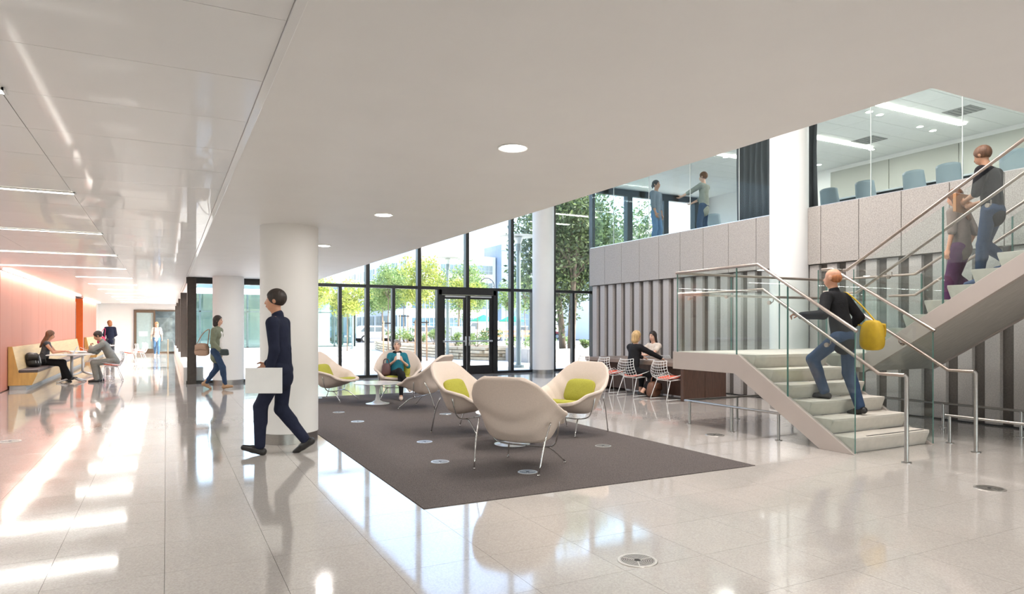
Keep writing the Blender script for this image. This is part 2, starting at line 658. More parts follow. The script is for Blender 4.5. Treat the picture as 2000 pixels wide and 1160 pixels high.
tag(MB().box(12.98, 18.2, Y_G - 0.1, Y_G + 0.1, 0, Z_UF).box(X_W + 0.33, 18.0, 15.8, 16.03, 0, Z_UF - 0.3).build('wall_back_of_house', M_WHITE), kind='structure')

# ------------------------------------------------------------------ upper room behind the frameless glass
tag(MB().box(X_W + 0.03, 18.2, -3, 16.03, Z_UF - 0.25, Z_UF).box(12.9, 18.2, 16.03, Y_G + 0.1, Z_UF - 0.25, Z_UF).build('floor_upper', mat('upper_carpet', (0.30, 0.30, 0.31), 0.9)), kind='structure')
M_BEIGE = mat('beige_wall_panel', (0.42, 0.42, 0.375), 0.6, var=0.02)
wu = MB().box(17.9, 18.2, -3, Y_G, Z_UF, Z_C).build('wall_upper_back', M_WHITE)
tag(wu, kind='structure')
for k in range(8):
    MB().box(17.86, 17.9, 13.6 - (k + 1) * 1.85 + 0.01, 13.6 - k * 1.85 - 0.01, Z_UF + 0.1, Z_C - 0.12).build('wall_panel', M_BEIGE, wu, bevel=0.004)
tag(MB().box(X_W + 0.2, 18.0, -3.1, -3.0, Z_UF, Z_C).build('wall_upper_south', M_WHITE), kind='structure')
cu = MB().box(X_W - 0.15, 18.2, -3, Y_G + 0.1, Z_C + 0.03, Z_C + 0.15).build('ceiling_upper', mat('upper_ceiling_grid', (0.40, 0.42, 0.41), 0.8))
tag(cu, kind='structure')
um = MB().box(0.004, 1.796, 0.004, 0.596, Z_C, Z_C + 0.028).mesh('ceiling_tile', mat('white_acoustic_tile', (0.80, 0.82, 0.80), 0.7, var=0.02))
for i in range(4):
    for j in range(26):
        inst(um, 'ceiling_tile', cu, (X_W + 0.02 + i * 1.8, 3.36 + j * 0.6, 0))
MB().box(X_W, 18, -3, 3.36, Z_C, Z_C + 0.028).build('ceiling_tile', MATS['white_acoustic_tile'], cu)
tag(MB().box(X_W - 0.15, X_W + 0.05, -6, Y_G + 0.1, Z_C + 0.15, Z_C + 0.9).build('wall_bulkhead', M_WHITE), kind='structure')
# upper part of the front glazing
w4 = MB().box(12.98, 18.0, Y_G - 0.06, Y_G + 0.1, Z_C - 0.22, Z_C).build('window_4', M_BLACK)
tag(w4, kind='structure')
MB().box(12.98, 18.0, Y_G - 0.06, Y_G + 0.1, Z_UF, Z_UF + 0.09).build('sill', M_BLACK, w4)
for x in (14.38, 16.0, 17.45):
    MB().box(x - 0.11, x + 0.11, Y_G - 0.12, Y_G + 0.1, Z_UF + 0.09, Z_C - 0.22).build('mullion', M_BLACK, w4)
for a, b in ((12.95, 14.27), (14.49, 15.89), (16.11, 17.34), (17.56, 18.0)):
    MB().box(a, b, Y_G + 0.02, Y_G + 0.032, Z_UF + 0.09, Z_C - 0.22).build('pane', M_GLASS, w4)
tag(MB().box(X_W + 0.05, 12.9, Y_G - 0.0, Y_G + 0.1, Z_C + 0.15, Z_C + 0.9).build('wall_upper_front', M_WHITE), kind='structure')
# frameless glass screen on the spandrel
M_GLASS_G = thin_glass('green_tinted_glass', (0.93, 0.97, 0.96), refl=0.14)
M_EDGE = mat('glass_edge', (0.10, 0.22, 0.19), 0.15, var=0.1)
M_SILI = mat('clear_silicone', (0.70, 0.74, 0.72), 0.4)
w5 = MB().box(X_W + 0.0, X_W + 0.08, -3, 16.03, 3.69, 3.715).build('window_5', M_ALU)
tag(w5, kind='structure')
YJ = [16.0] + [5.95 + 1.5 * k for k in range(6, -6, -1)]
for a, b in zip(YJ[:-1], YJ[1:]):
    MB().box(X_W + 0.03, X_W + 0.042, b + 0.006, a - 0.006, 3.715, Z_C + 0.02).build('pane', M_GLASS_G, w5)
    MB().box(X_W + 0.029, X_W + 0.043, b - 0.006, b + 0.006, 3.715, Z_C + 0.02).build('glass_joint', M_SILI, w5)
    for zz in (4.05, 4.9, 5.75):
        pass
MB().box(X_W + 0.03, 12.9, 16.0, 16.012, 3.6, Z_C + 0.02).build('pane', M_GLASS_G, w5)

# ------------------------------------------------------------------ corridor: orange wall, door, end wall, right-hand glazing
M_ORANGE = mat('salmon_panel', (0.60, 0.24, 0.175), 0.5, var=0.04, scale=1.5, stretch=(1, 1, 0.2))
M_ORANGE2 = mat('bright_orange', (0.90, 0.16, 0.02), 0.5, var=0.04)
Y_O1, Y_O2 = 18.25, 32.0
wo = MB().box(X_B - 0.30, X_B - 0.03, Y_O1, Y_O2 - 0.02, 0, Z_S - 0.03).build('wall_orange', mat('brown_panel_edge', (0.24, 0.07, 0.03), 0.6))
tag(wo, kind='structure')
n = 11
for k in range(n):
    a = Y_O1 + 0.02 + k * (Y_O2 - Y_O1 - 0.04) / n
    b = Y_O1 + 0.02 + (k + 1) * (Y_O2 - Y_O1 - 0.04) / n
    MB().box(X_B - 0.03, X_B, a + 0.003, b - 0.003, 0.02, Z_S - 0.02).build('wall_panel', M_ORANGE, wo)
M_GREYD = mat('grey_door_paint', (0.19, 0.17, 0.16), 0.5)
# recess with grey door, then a second orange bay
wd = MB().box(X_B - 0.75, X_B - 0.35, Y_O2 - 0.02, 34.7, 0, Z_S).build('wall_recess', M_WHITE)
tag(wd, kind='structure')
dd = thing('door_3', None, None, (X_B - 0.33, 33.3, 0), kind='structure')
MB().box(0, 0.05, -1.05, 1.05, 0.01, 2.25).build('leaf', M_GREYD, dd, bevel=0.004)
MB().box(0, 0.10, -1.15, -1.05, 0, 2.35).build('jamb', mat('grey_frame', (0.26, 0.24, 0.23), 0.5), dd)
MB().box(0, 0.10, 1.05, 1.15, 0, 2.35).build('jamb', MATS['grey_frame'], dd)
MB().box(0, 0.10, -1.15, 1.15, 2.25, 2.55).build('door_head', MATS['grey_frame'], dd)
MB().tube([(0.05, 0.85, 1.0), (0.10, 0.85, 1.0), (0.10, 0.72, 1.0)], 0.012, 8).build('lever_handle', M_STEEL, dd)
w2 = MB().box(X_B - 0.33, X_B - 0.03, 34.7, 41.0, 0, Z_S - 0.03).build('wall_orange_far', M_ORANGE2)
tag(w2, kind='structure')
MB().box(X_B - 0.35, X_B, 34.66, 34.70, 0, Z_S - 0.1).build('panel_edge', M_ORANGE2, w2)
for k in range(5):
    MB().box(X_B - 0.03, X_B, 34.7 + k * 1.26 + 0.003, 34.7 + (k + 1) * 1.26 - 0.003, 0.02, Z_S - 0.02).build('wall_panel', M_ORANGE, w2)
tag(MB().box(X_B - 0.4, -1.62, Y_END, Y_END + 0.2, 0, Z_S + 0.05).box(-1.62, 0.6, Y_END, Y_END + 0.2, 2.42, Z_S + 0.05)
    .box(X_B - 0.4, X_B - 0.05, 41.0, Y_END, 0, Z_S).build('wall_end', M_WHITE), kind='structure')
M_BRZ2 = mat('bronze_door_frame', (0.15, 0.105, 0.07), 0.4, metal=0.3)
de = thing('door_4', None, None, (-1.05, Y_END - 0.03, 0), kind='structure')
M_FROST = mat('frosted_pale_glass', (0.42, 0.55, 0.55), 0.25, var=0.05)
MB().box(-0.55, -0.42, -0.06, 0.05, 0, 2.42).build('stile', M_BRZ2, de)
MB().box(0.40, 0.50, -0.06, 0.05, 0, 2.42).build('stile', M_BRZ2, de)
MB().box(-0.42, 0.40, -0.06, 0.05, 2.26, 2.42).build('top_rail', M_BRZ2, de)
MB().box(-0.42, 0.40, -0.06, 0.05, 0, 0.25).build('bottom_rail', M_BRZ2, de)
MB().box(-0.42, 0.40, -0.01, 0.01, 0.25, 2.26).build('pane', M_FROST, de)
MB().box(-0.30, 0.12, -0.02, -0.012, 0.95, 1.22).build('notice_sheet', mat('paper', (0.75, 0.80, 0.80), 0.8), de)
MB().tube([(0.33, -0.12, 0.3), (0.33, -0.12, 2.2)], 0.02, 8).build('pull_bar', M_STEEL, de)
w6 = MB().box(-0.50, 0.6, Y_END - 0.05, Y_END + 0.05, 2.34, 2.42).build('window_6', M_BRZ2)
tag(w6, kind='structure')
MB().box(-0.50, 0.6, Y_END, Y_END + 0.012, 0.08, 2.34).build('pane', M_GLASS, w6)
MB().box(-0.50, 0.6, Y_END - 0.05, Y_END + 0.05, 0, 0.08).build('sill', M_BRZ2, w6)
tag(MB().box(-1.8, 0.8, Y_END + 3.0, Y_END + 3.2, -0.3, 3.0).box(-1.8, 0.8, Y_END, Y_END + 3, -0.3, 0).box(-1.8, 0.8, Y_END, Y_END + 3, 2.8, 3.0).build('wall_lobby_beyond', mat('dark_lobby', (0.12, 0.14, 0.14), 0.7, var=0.5, scale=3)), kind='structure')
# glazing along the corridor's courtyard side
w7 = MB().box(X_C + 0.06, X_C + 0.32, Y_G + 0.1, Y_END, Z_S - 0.1, Z_S + 0.12).build('window_7', M_WHITE)
tag(w7, kind='structure')
MB().box(X_C - 0.06, X_C + 0.40, Y_G + 0.1, Y_END, 0, 0.42).build('sill', M_WHITE, w7, bevel=0.005)
for yy in (25.6, 31.0, 36.4, 41.6):
    MB().box(X_C - 0.02, X_C + 0.24, yy - 0.10, yy + 0.10, 0.42, Z_S - 0.1).build('mullion', M_BRONZE, w7)
yy = Y_G + 0.1
for nx in (25.5, 30.9, 36.3, 41.5):
    MB().box(X_C + 0.14, X_C + 0.152, yy, nx, 0.42, Z_S - 0.1).build('pane', M_GLASS, w7)
    yy = nx + 0.2
# ------------------------------------------------------------------ luminaires
M_LAMP = mat('lamp_diffuser', (1.0, 0.97, 0.90), 0.5, emit=6.0, emit_color=(1.0, 0.95, 0.86), var=0.0)
M_LAMPR = mat('lamp_reflector', (0.85, 0.85, 0.84), 0.35, var=0.01)


def area(name, loc, sx, sy, e, parent=None, color=(1, 0.985, 0.96), rot=(0, 0, 0), spread=180):
    ld = bpy.data.lights.new(name, 'AREA')
    ld.shape = 'RECTANGLE'
    ld.size, ld.size_y = sx, sy
    ld.energy = e
    ld.color = color
    ld.spread = R(spread)
    o = bpy.data.objects.new(name, ld)
    COL.objects.link(o)
    o.location = loc
    o.rotation_euler = rot
    if parent is not None:
        o.parent = parent
    return o


E_STRIP, E_DOWN, E_VOID_FILL, E_UP = 5.5, 7.5, 58.0, 34.0
ROWN = ['second', 'third', 'fourth', 'fifth', 'sixth', 'seventh', 'eighth', 'ninth', 'tenth', 'eleventh']
rows = [4.48 + 3.12 * k for k in range(12)]
for k, y in enumerate(rows):
    x0 = -4.53 if y < 17.5 else -2.03
    ln = ['clipped at the photo edge nearest the camera', 'nearest of the full-length ones', 'second of the full-length ones', 'third of the full-length ones',
          'fourth of the full-length ones, nearest the salmon wall'] + ['%s of the short ones beyond the salmon wall start' % q for q in ('first', 'second', 'third', 'fourth', 'fifth', 'sixth', 'seventh')]
    nm = 'slim corridor strip light, ' + ln[k]
    t = thing('strip_light', nm, 'ceiling light', (0, y + 0.0, Z_S), group='corridor strip lights')
    MB().box(x0, -0.785, -0.035, 0.035, -0.006, 0.004).build('diffuser', M_LAMP, t)
    MB().box(x0 - 0.01, -0.775, -0.048, -0.035, -0.010, 0.004).box(x0 - 0.01, -0.775, 0.035, 0.048, -0.010, 0.004).box(-0.785, -0.770, -0.048, 0.048, -0.010, 0.004).build('trim', M_METALCEIL, t)
    area('strip_lamp', ((x0 - 0.785) / 2, 0, -0.012), (-0.785 - x0), 0.06, E_STRIP * (-0.785 - x0) / 1.25, t)
# cove washing the orange wall
t = thing('cove_light', 'bright linear cove light washing the top of the salmon wall above the bench', 'ceiling light', (X_B + 0.12, 0, Z_S))
MB().box(-0.07, 0.07, Y_O1, Y_O2, -0.02, 0.0).build('diffuser', M_LAMP, t)
area('cove_lamp', (0.0, (Y_O1 + Y_O2) / 2, -0.03), 0.14, Y_O2 - Y_O1, 5, t, rot=(0, R(-12), 0))
t = thing('cove_light', 'bright linear cove light on the second, farther orange wall', 'ceiling light', (X_B + 0.12, 0, Z_S))
MB().box(-0.07, 0.07, 34.7, 41.0, -0.02, 0.0).build('diffuser', M_LAMP, t)
area('cove_lamp', (0.0, 37.8, -0.03), 0.14, 6.0, 4, t)
# downlights in the plaster soffit
dl = [(2.19, 4.23), (2.19, 7.42), (2.19, 10.65), (2.19, 13.9), (2.19, 1.0), (2.19, -2.2), (5.4, 0.2), (8.6, 0.2), (5.4, -3), (8.6, -3), (2.19, 16.6)]
nms = ['nearest and largest in view', 'second from the camera', 'third from the camera, beside the column top']
for k, (x, y) in enumerate(dl):
    lab = 'round recessed downlight in the plain plaster ceiling, ' + (nms[k] if k < 3 else 'outside the view or hidden, number of the hidden row')
    if k >= 3:
        lab = 'round recessed downlight in the plaster ceiling away from the view'
    t = thing('downlight', lab, 'ceiling light', (x, y, Z_S), group='soffit downlights')
    MB().lathe([(0.085, -0.004), (0.105, -0.012), (0.107, 0.0)], 32).build('trim_ring', M_LAMPR, t, auto=50)
    MB().lathe([(0.001, -0.013), (0.082, -0.0135), (0.084, -0.006)], 32).build('lens', M_LAMP, t)
    ld = bpy.data.lights.new('downlight_lamp', 'AREA')
    ld.shape = 'DISK'
    ld.size = 0.16
    ld.energy = E_DOWN
    ld.color = (1, 0.97, 0.94)
    o = bpy.data.objects.new('downlight_lamp', ld)
    COL.objects.link(o)
    o.parent = t
    o.location = (0, 0, -0.02)
# fill drums added on the unseen void ceiling, and strips in the upper room
for k, (x, y) in enumerate([(6.0, 4.6), (7.8, 4.6), (6.0, 8.2), (7.8, 8.2), (6.6, 11.8)]):
    t = thing('drum_fill_light', 'added white drum fill light on the unseen high ceiling of the stair void', 'ceiling light', (x, y, Z_C + 0.895), group='added void fill lights')
    MB().lathe([(0.45, -0.22), (0.46, -0.21), (0.46, 0.0)], 32).build('drum', M_LAMPR, t, auto=50)
    MB().lathe([(0.001, -0.225), (0.44, -0.225), (0.445, -0.218)], 32).build('diffuser', mat('fill_drum_diffuser', (1, 0.97, 0.92), 0.5, emit=1.2, var=0.0), t)
    ld = bpy.data.lights.new('drum_fill_lamp', 'AREA')
    ld.shape = 'DISK'
    ld.size = 0.9
    ld.energy = E_VOID_FILL
    ld.color = (1, 0.93, 0.88)
    o = bpy.data.objects.new('drum_fill_lamp', ld)
    COL.objects.link(o)
    o.parent = t
    o.location = (0, 0, -0.24)
for k, y in enumerate((9.16, 11.50, 13.84, 6.8, 4.4)):
    lab = ['long bright upstairs strip light nearest in view, beside the air diffuser', 'bright strip light on the upper room ceiling just right of the dark curtain', 'short glimpse of a strip light left of the dark curtain upstairs', 'strip light on the upper room ceiling hidden above the soffit edge', 'strip light on the upper room ceiling near the stair head, hidden'][k]
    t = thing('strip_light', lab, 'ceiling light', (15.08, y, Z_C), group='upper room strip lights')
    MB().box(-1.62, 1.62, -0.07, 0.07, -0.03, 0.0).build('diffuser', M_LAMP, t)
    area('strip_lamp', (0, 0, -0.035), 3.2, 0.14, E_UP, t)
vent_n = 0
M_VENTG = mat('grey_vent', (0.33, 0.34, 0.33), 0.6)
for (x, y, lab) in ((15.7, 8.6, 'square grey air diffuser beside the long upper strip light'), (16.0, 11.05, 'square grey air diffuser right of the dark curtain upstairs'), (15.5, 6.2, 'square grey air diffuser at the clipped upper corner of the glass')):
    t = thing('air_diffuser', lab, 'vent', (x, y, Z_C))
    MB().box(-0.3, 0.3, -0.3, 0.3, -0.012, 0.0).build('frame', M_VENTG, t)
    for q in range(5):
        MB().box(-0.26, 0.26, -0.25 + q * 0.11, -0.19 + q * 0.11, -0.022, -0.012).build('louvre', M_VENTG, t)
SPOTS = [(13.9, 9.6), (14.3, 9.62), (16.0, 9.75), (16.6, 9.8), (16.9, 11.6), (17.1, 13.4), (14.0, 14.0)]
for k, (x, y) in enumerate(SPOTS):
    lab = 'small round upstairs ceiling spot, ' + ['left of the long strip light', 'under the left end of the long strip light', 'under the right part of the long strip light', 'below the right end of the long strip light', 'on the bare ceiling right of the middle joint', 'close to the dark curtain', 'left of the dark curtain'][k]
    t = thing('ceiling_spot', lab, 'ceiling light', (x, y, Z_C), group='upper room spots')
    MB().lathe([(0.07, -0.012), (0.09, -0.012), (0.09, 0)], 20).build('ring', M_LAMPR, t)
    MB().lathe([(0.001, -0.014), (0.07, -0.014), (0.07, -0.004)], 20).build('lens', M_LAMP, t)
# ------------------------------------------------------------------ staircase
M_STR = mat('mauve_grey_stringer', (0.46, 0.40, 0.365), 0.45, var=0.03, scale=3)
M_STEP = mat('cast_concrete_step', (0.60, 0.56, 0.50), 0.75, var=0.05, scale=14, bump=0.03, bscale=150)
M_SOFF = mat('board_marked_soffit', (0.47, 0.45, 0.42), 0.7, var=0.10, scale=5, stretch=(6, 1, 1))
M_STEEL2 = mat('satin_handrail', (0.42, 0.355, 0.315), 0.30, metal=1.0, var=0.06, scale=25)
M_GLASS_B = thin_glass('balustrade_glass', (0.93, 0.962, 0.955), refl=0.9)
st = thing('staircase', 'half-turn stair with pale concrete steps, grey stringers and glass balustrades', 'staircase', (7.7, 5.0, 0))
stM = Matrix.Translation((-7.7, -5.0, 0))


def sp(mb, nm, m, **k):
    mb.xf(stM)
    return mb.build(nm, m, st, **k)


R1, G1, ZL = 0.18, 0.29, 1.08
F1X0, F1X1, F2X0, F2X1 = 6.985, 8.40, 8.80, 10.36
Y1, Y2R, Y_LB = 5.0, 6.17, 7.97
for k in range(1, 6):
    yr = Y1 + (k - 1) * G1
    z1 = k * R1
    mb = MB().prism([(yr, z1), (yr + G1 + 0.03, z1), (yr + G1 + 0.03, z1 - 0.07), (yr + 0.055, z1 - R1), (yr + 0.0, z1 - 0.03)], 'x', F1X0, F1X1)
    s = sp(mb, 'step', M_STEP, bevel=0.006)
    if k == 1:
        g_ = MB().box(F1X0 + 0.28, F1X1 - 0.06, yr + 0.035, yr + 0.06, z1, z1 + 0.003)
        g_.xf(stM)
        g_.build('nosing_strip', M_BLACK, s)
# landing slab
mb = MB().prism([(Y1 + 5 * G1, ZL), (Y_LB, ZL), (Y_LB, ZL - 0.20), (Y1 + 5 * G1 + 0.055, ZL - 0.20), (Y1 + 5 * G1, ZL - 0.04)], 'x', F1X0, F2X0 - 0.1)
sp(mb, 'landing', M_STEP, bevel=0.006)
mb = MB().box(F2X0 - 0.1, F2X1, Y2R, Y_LB, ZL - 0.2, ZL)
sp(mb, 'landing', M_STEP, bevel=0.006)
# second flight
G2 = 0.2875
for k in range(1, 15):
    yr = Y2R - (k - 1) * G2
    z1 = ZL + k * R1
    mb = MB().prism([(yr, z1), (yr - G2 - 0.03, z1), (yr - G2 - 0.03, z1 - 0.07), (yr - 0.05, z1 - R1), (yr, z1 - 0.03)], 'x', F2X0, F2X1)
    sp(mb, 'step', M_STEP, bevel=0.006)
YT = Y2R - 13 * G2
# stringers
for x0, x1 in ((6.925, 6.985), (8.40, 8.45)):
    mb = MB().prism([(4.96, 0), (5.42, 0), (6.77, 0.815), (Y_LB, 0.815), (Y_LB, 1.075), (6.70, 1.075)], 'x', x0, x1)
    sp(mb, 'stringer', M_STR, bevel=0.004)
zt = lambda yy: ZL + 0.18 + (Y2R - yy) * (R1 / G2)      # nosing line of the second flight
for x0, x1 in ((8.74, 8.80), (10.36, 10.42)):
    mb = MB().prism([(6.12, ZL - 0.265), (6.50, ZL - 0.265), (6.50, ZL), (6.40, zt(6.40) - 0.22), (YT - 0.3, zt(YT - 0.3) - 0.22), (YT - 0.3, zt(YT - 0.3) - 0.475)], 'x', x0, x1)
    sp(mb, 'stringer', M_STR, bevel=0.004)
mb = MB().prism([(6.14, ZL - 0.255), (6.45, ZL - 0.255), (6.45, ZL - 0.21), (YT - 0.3, zt(YT - 0.3) - 0.30), (YT - 0.3, zt(YT - 0.3) - 0.46)], 'x', 8.80, 10.36)
sp(mb, 'flight_soffit', M_SOFF)
mb = MB().box(6.985, 10.42, Y1 + 5 * G1 + 0.3, Y_LB, ZL - 0.265, ZL - 0.2)
sp(mb, 'landing_soffit', M_SOFF)
mb = MB().box(6.925, 10.42, Y_LB, Y_LB + 0.05, ZL - 0.265, ZL + 0.0)
sp(mb, 'landing_fascia', M_STR)

# glass balustrades: panes with visible green edges
GT = 0.012


def gpane(axis, c, pts):
    """pts: polygon of (along, z)."""
    mb = MB().prism(pts, axis, c, c + GT)
    p = sp(mb, 'balustrade_pane', M_GLASS_B)
    # polished green edge along the two vertical sides
    ys = sorted(set(round(q[0], 4) for q in pts))
    for e in (ys[0], ys[-1]):
        zz = [q[1] for q in pts if abs(q[0] - e) < 1e-3]
        b = MB()
        if axis == 'x':
            b.box(c - 0.0005, c + GT + 0.0005, e - 0.003, e + 0.003, min(zz), max(zz))
        else:
            b.box(e - 0.003, e + 0.003, c - 0.0005, c + GT + 0.0005, min(zz), max(zz))
        b.xf(stM)
        b.build('glass_edge', M_EDGE, p)


HG = 2.28 - ZL                          # rail over landing
s1 = 0.613
zr1 = lambda yy: 2.28 - max(0, 6.38 - yy) * s1
zb1 = lambda yy: max(0.012, min(1.075, (yy - 4.96) * s1 + 0.002))
for x in (6.945, 8.418):
    cuts = [4.965, 5.90, 6.75, Y_LB - 0.02] if x < 8 else [4.965, 5.90, 6.62]
    for a, b in zip(cuts[:-1], cuts[1:]):
        a2, b2 = a + 0.006, b - 0.006
        mid = [yy for yy in (6.38,) if a2 < yy < b2]
        midb = [yy for yy in (6.70,) if a2 < yy < b2]
        pts = [(a2, zb1(a2))] + [(q, zb1(q)) for q in midb] + [(b2, zb1(b2)), (b2, zr1(b2))] + [(q, zr1(q)) for q in mid] + [(a2, zr1(a2))]
        gpane('x', x, pts)
xa = [6.97, 8.1, 9.2, 10.38]
for a, b in zip(xa[:-1], xa[1:]):
    gpane('y', Y_LB + 0.005, [(a + 0.006, ZL), (b - 0.006, ZL), (b - 0.006, 2.28), (a + 0.006, 2.28)])
zr2 = lambda yy: max(2.28, zt(yy) + 1.02 + 0.0)
zb2 = lambda yy: zt(yy) - 0.218
for x in (8.762, 10.378):
    cuts = [6.30, 5.05, 3.75, YT - 0.25]
    for a, b in zip(cuts[:-1], cuts[1:]):
        a2, b2 = a - 0.006, b + 0.006
        gpane('x', x, [(a2, zb2(a2)), (a2, zr2(a2)), (b2, zr2(b2)), (b2, zb2(b2))])
    if x > 9:
        gpane('x', x, [(6.31, ZL), (6.31, 2.28), (Y_LB, 2.28), (Y_LB, ZL)])


def flat_rail(pts, w_=0.032, h=0.028):
    mb = MB().tube(pts, 0.021, 10)
    sp(mb, 'top_rail', M_STEEL2, auto=50)


for x in (6.951, 8.424):
    yend = Y_LB if x < 8 else 6.55
    flat_rail([(x, 4.95, zr1(4.95)), (x, 6.38, 2.28), (x, yend, 2.28)])
flat_rail([(6.951, Y_LB + 0.011, 2.28), (10.384, Y_LB + 0.011, 2.28)])
for x in (8.768, 10.384):
    flat_rail([(x, 6.46 if x < 9 else Y_LB, 2.28), (x, Y2R + 0.28 - 0.05, 2.28), (x, YT - 0.28, zr2(YT - 0.28))])
flat_rail([(8.424, 6.55, 2.28), (8.768, 6.50, 2.28)])


def handrail(pts, bk, side, nm='handrail'):
    mb = MB().tube(pts, 0.0205, 10)
    h = sp(mb, nm, M_STEEL2, auto=50)
    for (x, y, z) in bk:
        b = MB().tube([(x, y, z), (x, y, z - 0.055), (x + side * 0.03, y, z - 0.075), (x + side * 0.07, y, z - 0.075)], 0.007, 6)
        b.tube([(x + side * 0.062, y, z - 0.075), (x + side * 0.085, y, z - 0.075)], 0.027, 14)
        b.xf(stM)
        b.build('bracket', M_STEEL2, h, auto=50)


for x, side in ((7.035, -1), (8.335, 1)):
    zz = lambda yy: 0.935 + max(0, min(yy, 6.37) - 4.74) * 0.622
    ye = 7.86 if side < 0 else 6.45
    pts = [(x, 4.43, 0.0), (x, 4.43, 0.915), (x, 4.45, 0.935), (x, 4.74, 0.935), (x, 6.37, zz(6.37)), (x, ye, zz(6.37))]
    handrail(pts[2:], [(x, yy, zz(yy)) for yy in (5.35, 6.2) + ((6.95, 7.7) if side < 0 else ())], side)
    mb = MB().tube(pts[:3], 0.0215, 12)
    sp(mb, 'handrail_post', M_STEEL, auto=50)
    sp(MB().lathe([(0.05, 0.0), (0.05, 0.008), (0.024, 0.012)], 24, c=(x, 4.43, 0.0)), 'base_plate', M_STEEL, auto=50)
handrail([(7.05, 7.88, 1.95), (10.28, 7.88, 1.95)], [], 1)
for x, side in ((8.88, -1), (10.27, 1)):
    hz = lambda yy: max(1.95, zt(yy) + 0.72)
    handrail([(x, 6.75, 1.95), (x, 6.33, hz(6.33)), (x, YT - 0.25, hz(YT - 0.25))], [(x, yy, hz(yy)) for yy in (5.8, 4.55, 3.3)], side)
# second flight meets the upper floor
tag(MB().box(6.9, X_W - 0.03, YT - 0.32, Y_V + 0.0, Z_UF - 0.3, Z_UF).build('floor_stairhead', M_PLASTER), kind='structure')
tag(MB().box(X_V, X_W + 0.2, -5.8, Y_V, Z_UF - 0.02, Z_UF).build('floor_upper_south', mat('upper_carpet', (0.3, 0.3, 0.31))), kind='structure')

# low cane-detection rails on the floor around the stair
def low_rail(label, pts, posts):
    t = thing('low_rail', label, 'railing', (posts[0][0], posts[0][1], 0))
    M = Matrix.Translation((-posts[0][0], -posts[0][1], 0))
    MB().tube([(x, y, 0.345) for x, y in pts], 0.017, 8).xf(M).build('rail', M_STEEL, t, auto=50)
    for x, y in posts:
        p = MB().tube([(x, y, 0.006), (x, y, 0.34)], 0.019, 10).xf(M).build('post', M_STEEL, t, auto=50)
        MB().lathe([(0.045, 0.0), (0.045, 0.006), (0.02, 0.009)], 20, c=(x, y, 0)).xf(M).build('base_plate', M_STEEL, p, auto=50)


low_rail('low steel rail on short posts guarding the space under the stair landing', [(6.97, 5.98), (6.97, 7.80), (9.4, 7.80)],
         [(6.97, 6.06), (6.97, 6.86), (6.97, 7.70), (8.03, 7.79), (9.3, 7.80)])
low_rail('low steel rail behind the upper flight, in front of the ribbed wall', [(10.02, 6.75), (10.02, 3.4)], [(10.02, 5.77), (10.02, 4.77), (10.02, 3.7)])
low_rail('low steel rail beside the bottom step, nearer than the wall-side rail', [(8.70, 4.98), (8.70, 3.3)], [(8.70, 4.93), (8.70, 3.5)])
# ------------------------------------------------------------------ lounge chairs: one moulded shell on a bent-rod frame
M_FAB = mat('cream_wool', (0.66, 0.56, 0.49), 0.9, var=0.05, scale=90, bump=0.15, bscale=300, spec=0.15)
M_LIME = mat('lime_wool', (0.37, 0.355, 0.06), 0.9, var=0.08, scale=60, bump=0.2, bscale=200, spec=0.15)
M_CHROME = mat('chrome', (0.62, 0.61, 0.60), 0.12, metal=1.0, var=0.04, scale=20)
M_TULIP = mat('white_lacquer', (0.82, 0.82, 0.82), 0.2, var=0.01, coat=0.5)


def interp(tab, v):
    for (a, p), (b, q) in zip(tab[:-1], tab[1:]):
        if v <= b:
            t = (v - a) / (b - a)
            t = t * t * (3 - 2 * t) * 0.35 + t * 0.65
            return [x + (y - x) * t for x, y in zip(p, q)]
    return list(tab[-1][1])


RIM = [(0.0, (0.27, 0.43, 0.405)), (0.10, (0.335, 0.38, 0.42)), (0.20, (0.375, 0.28, 0.455)), (0.30, (0.43, 0.185, 0.525)),
       (0.40, (0.495, 0.09, 0.555)), (0.50, (0.515, -0.04, 0.585)), (0.62, (0.495, -0.17, 0.665)), (0.74, (0.445, -0.29, 0.765)),
       (0.86, (0.365, -0.385, 0.865)), (0.95, (0.275, -0.435, 0.915)), (1.0, (0.20, -0.455, 0.93))]
CEN = [(0.0, (0.46, 0.385)), (0.10, (0.37, 0.375)), (0.20, (0.26, 0.325)), (0.30, (0.12, 0.28)), (0.40, (-0.02, 0.25)), (0.50, (-0.13, 0.265)),
       (0.60, (-0.205, 0.36)), (0.66, (-0.235, 0.485)), (0.70, (-0.268, 0.53)), (0.74, (-0.295, 0.575)), (0.86, (-0.36, 0.755)), (0.95, (-0.425, 0.885)), (1.0, (-0.46, 0.945))]
BOWL = [(0, 0), (0.25, 0.008), (0.48, 0.04), (0.66, 0.16), (0.755, 0.42), (0.80, 0.68), (0.86, 0.88), (1.0, 1.0)]


def bowl(s):
    for (a, b), (c, d) in zip(BOWL[:-1], BOWL[1:]):
        if s <= c:
            return b + (d - b) * (s - a) / (c - a)
    return 1.0


def shell_pt(u, v):
    rx, ry, rz = interp(RIM, v)
    cy_, cz = interp(CEN, v)
    a = abs(u)
    # how bucket-like the section is at this height
    wgt = max(0.0, 1 - abs(v - 0.42) / 0.30)
    wgt = wgt * wgt * (3 - 2 * wgt)
    k_soft = a ** 2.1
    b = bowl(a) * wgt + k_soft * (1 - wgt)
    return (math.copysign(rx * a, u), cy_ + (ry - cy_) * b, cz + (rz - cz) * b)


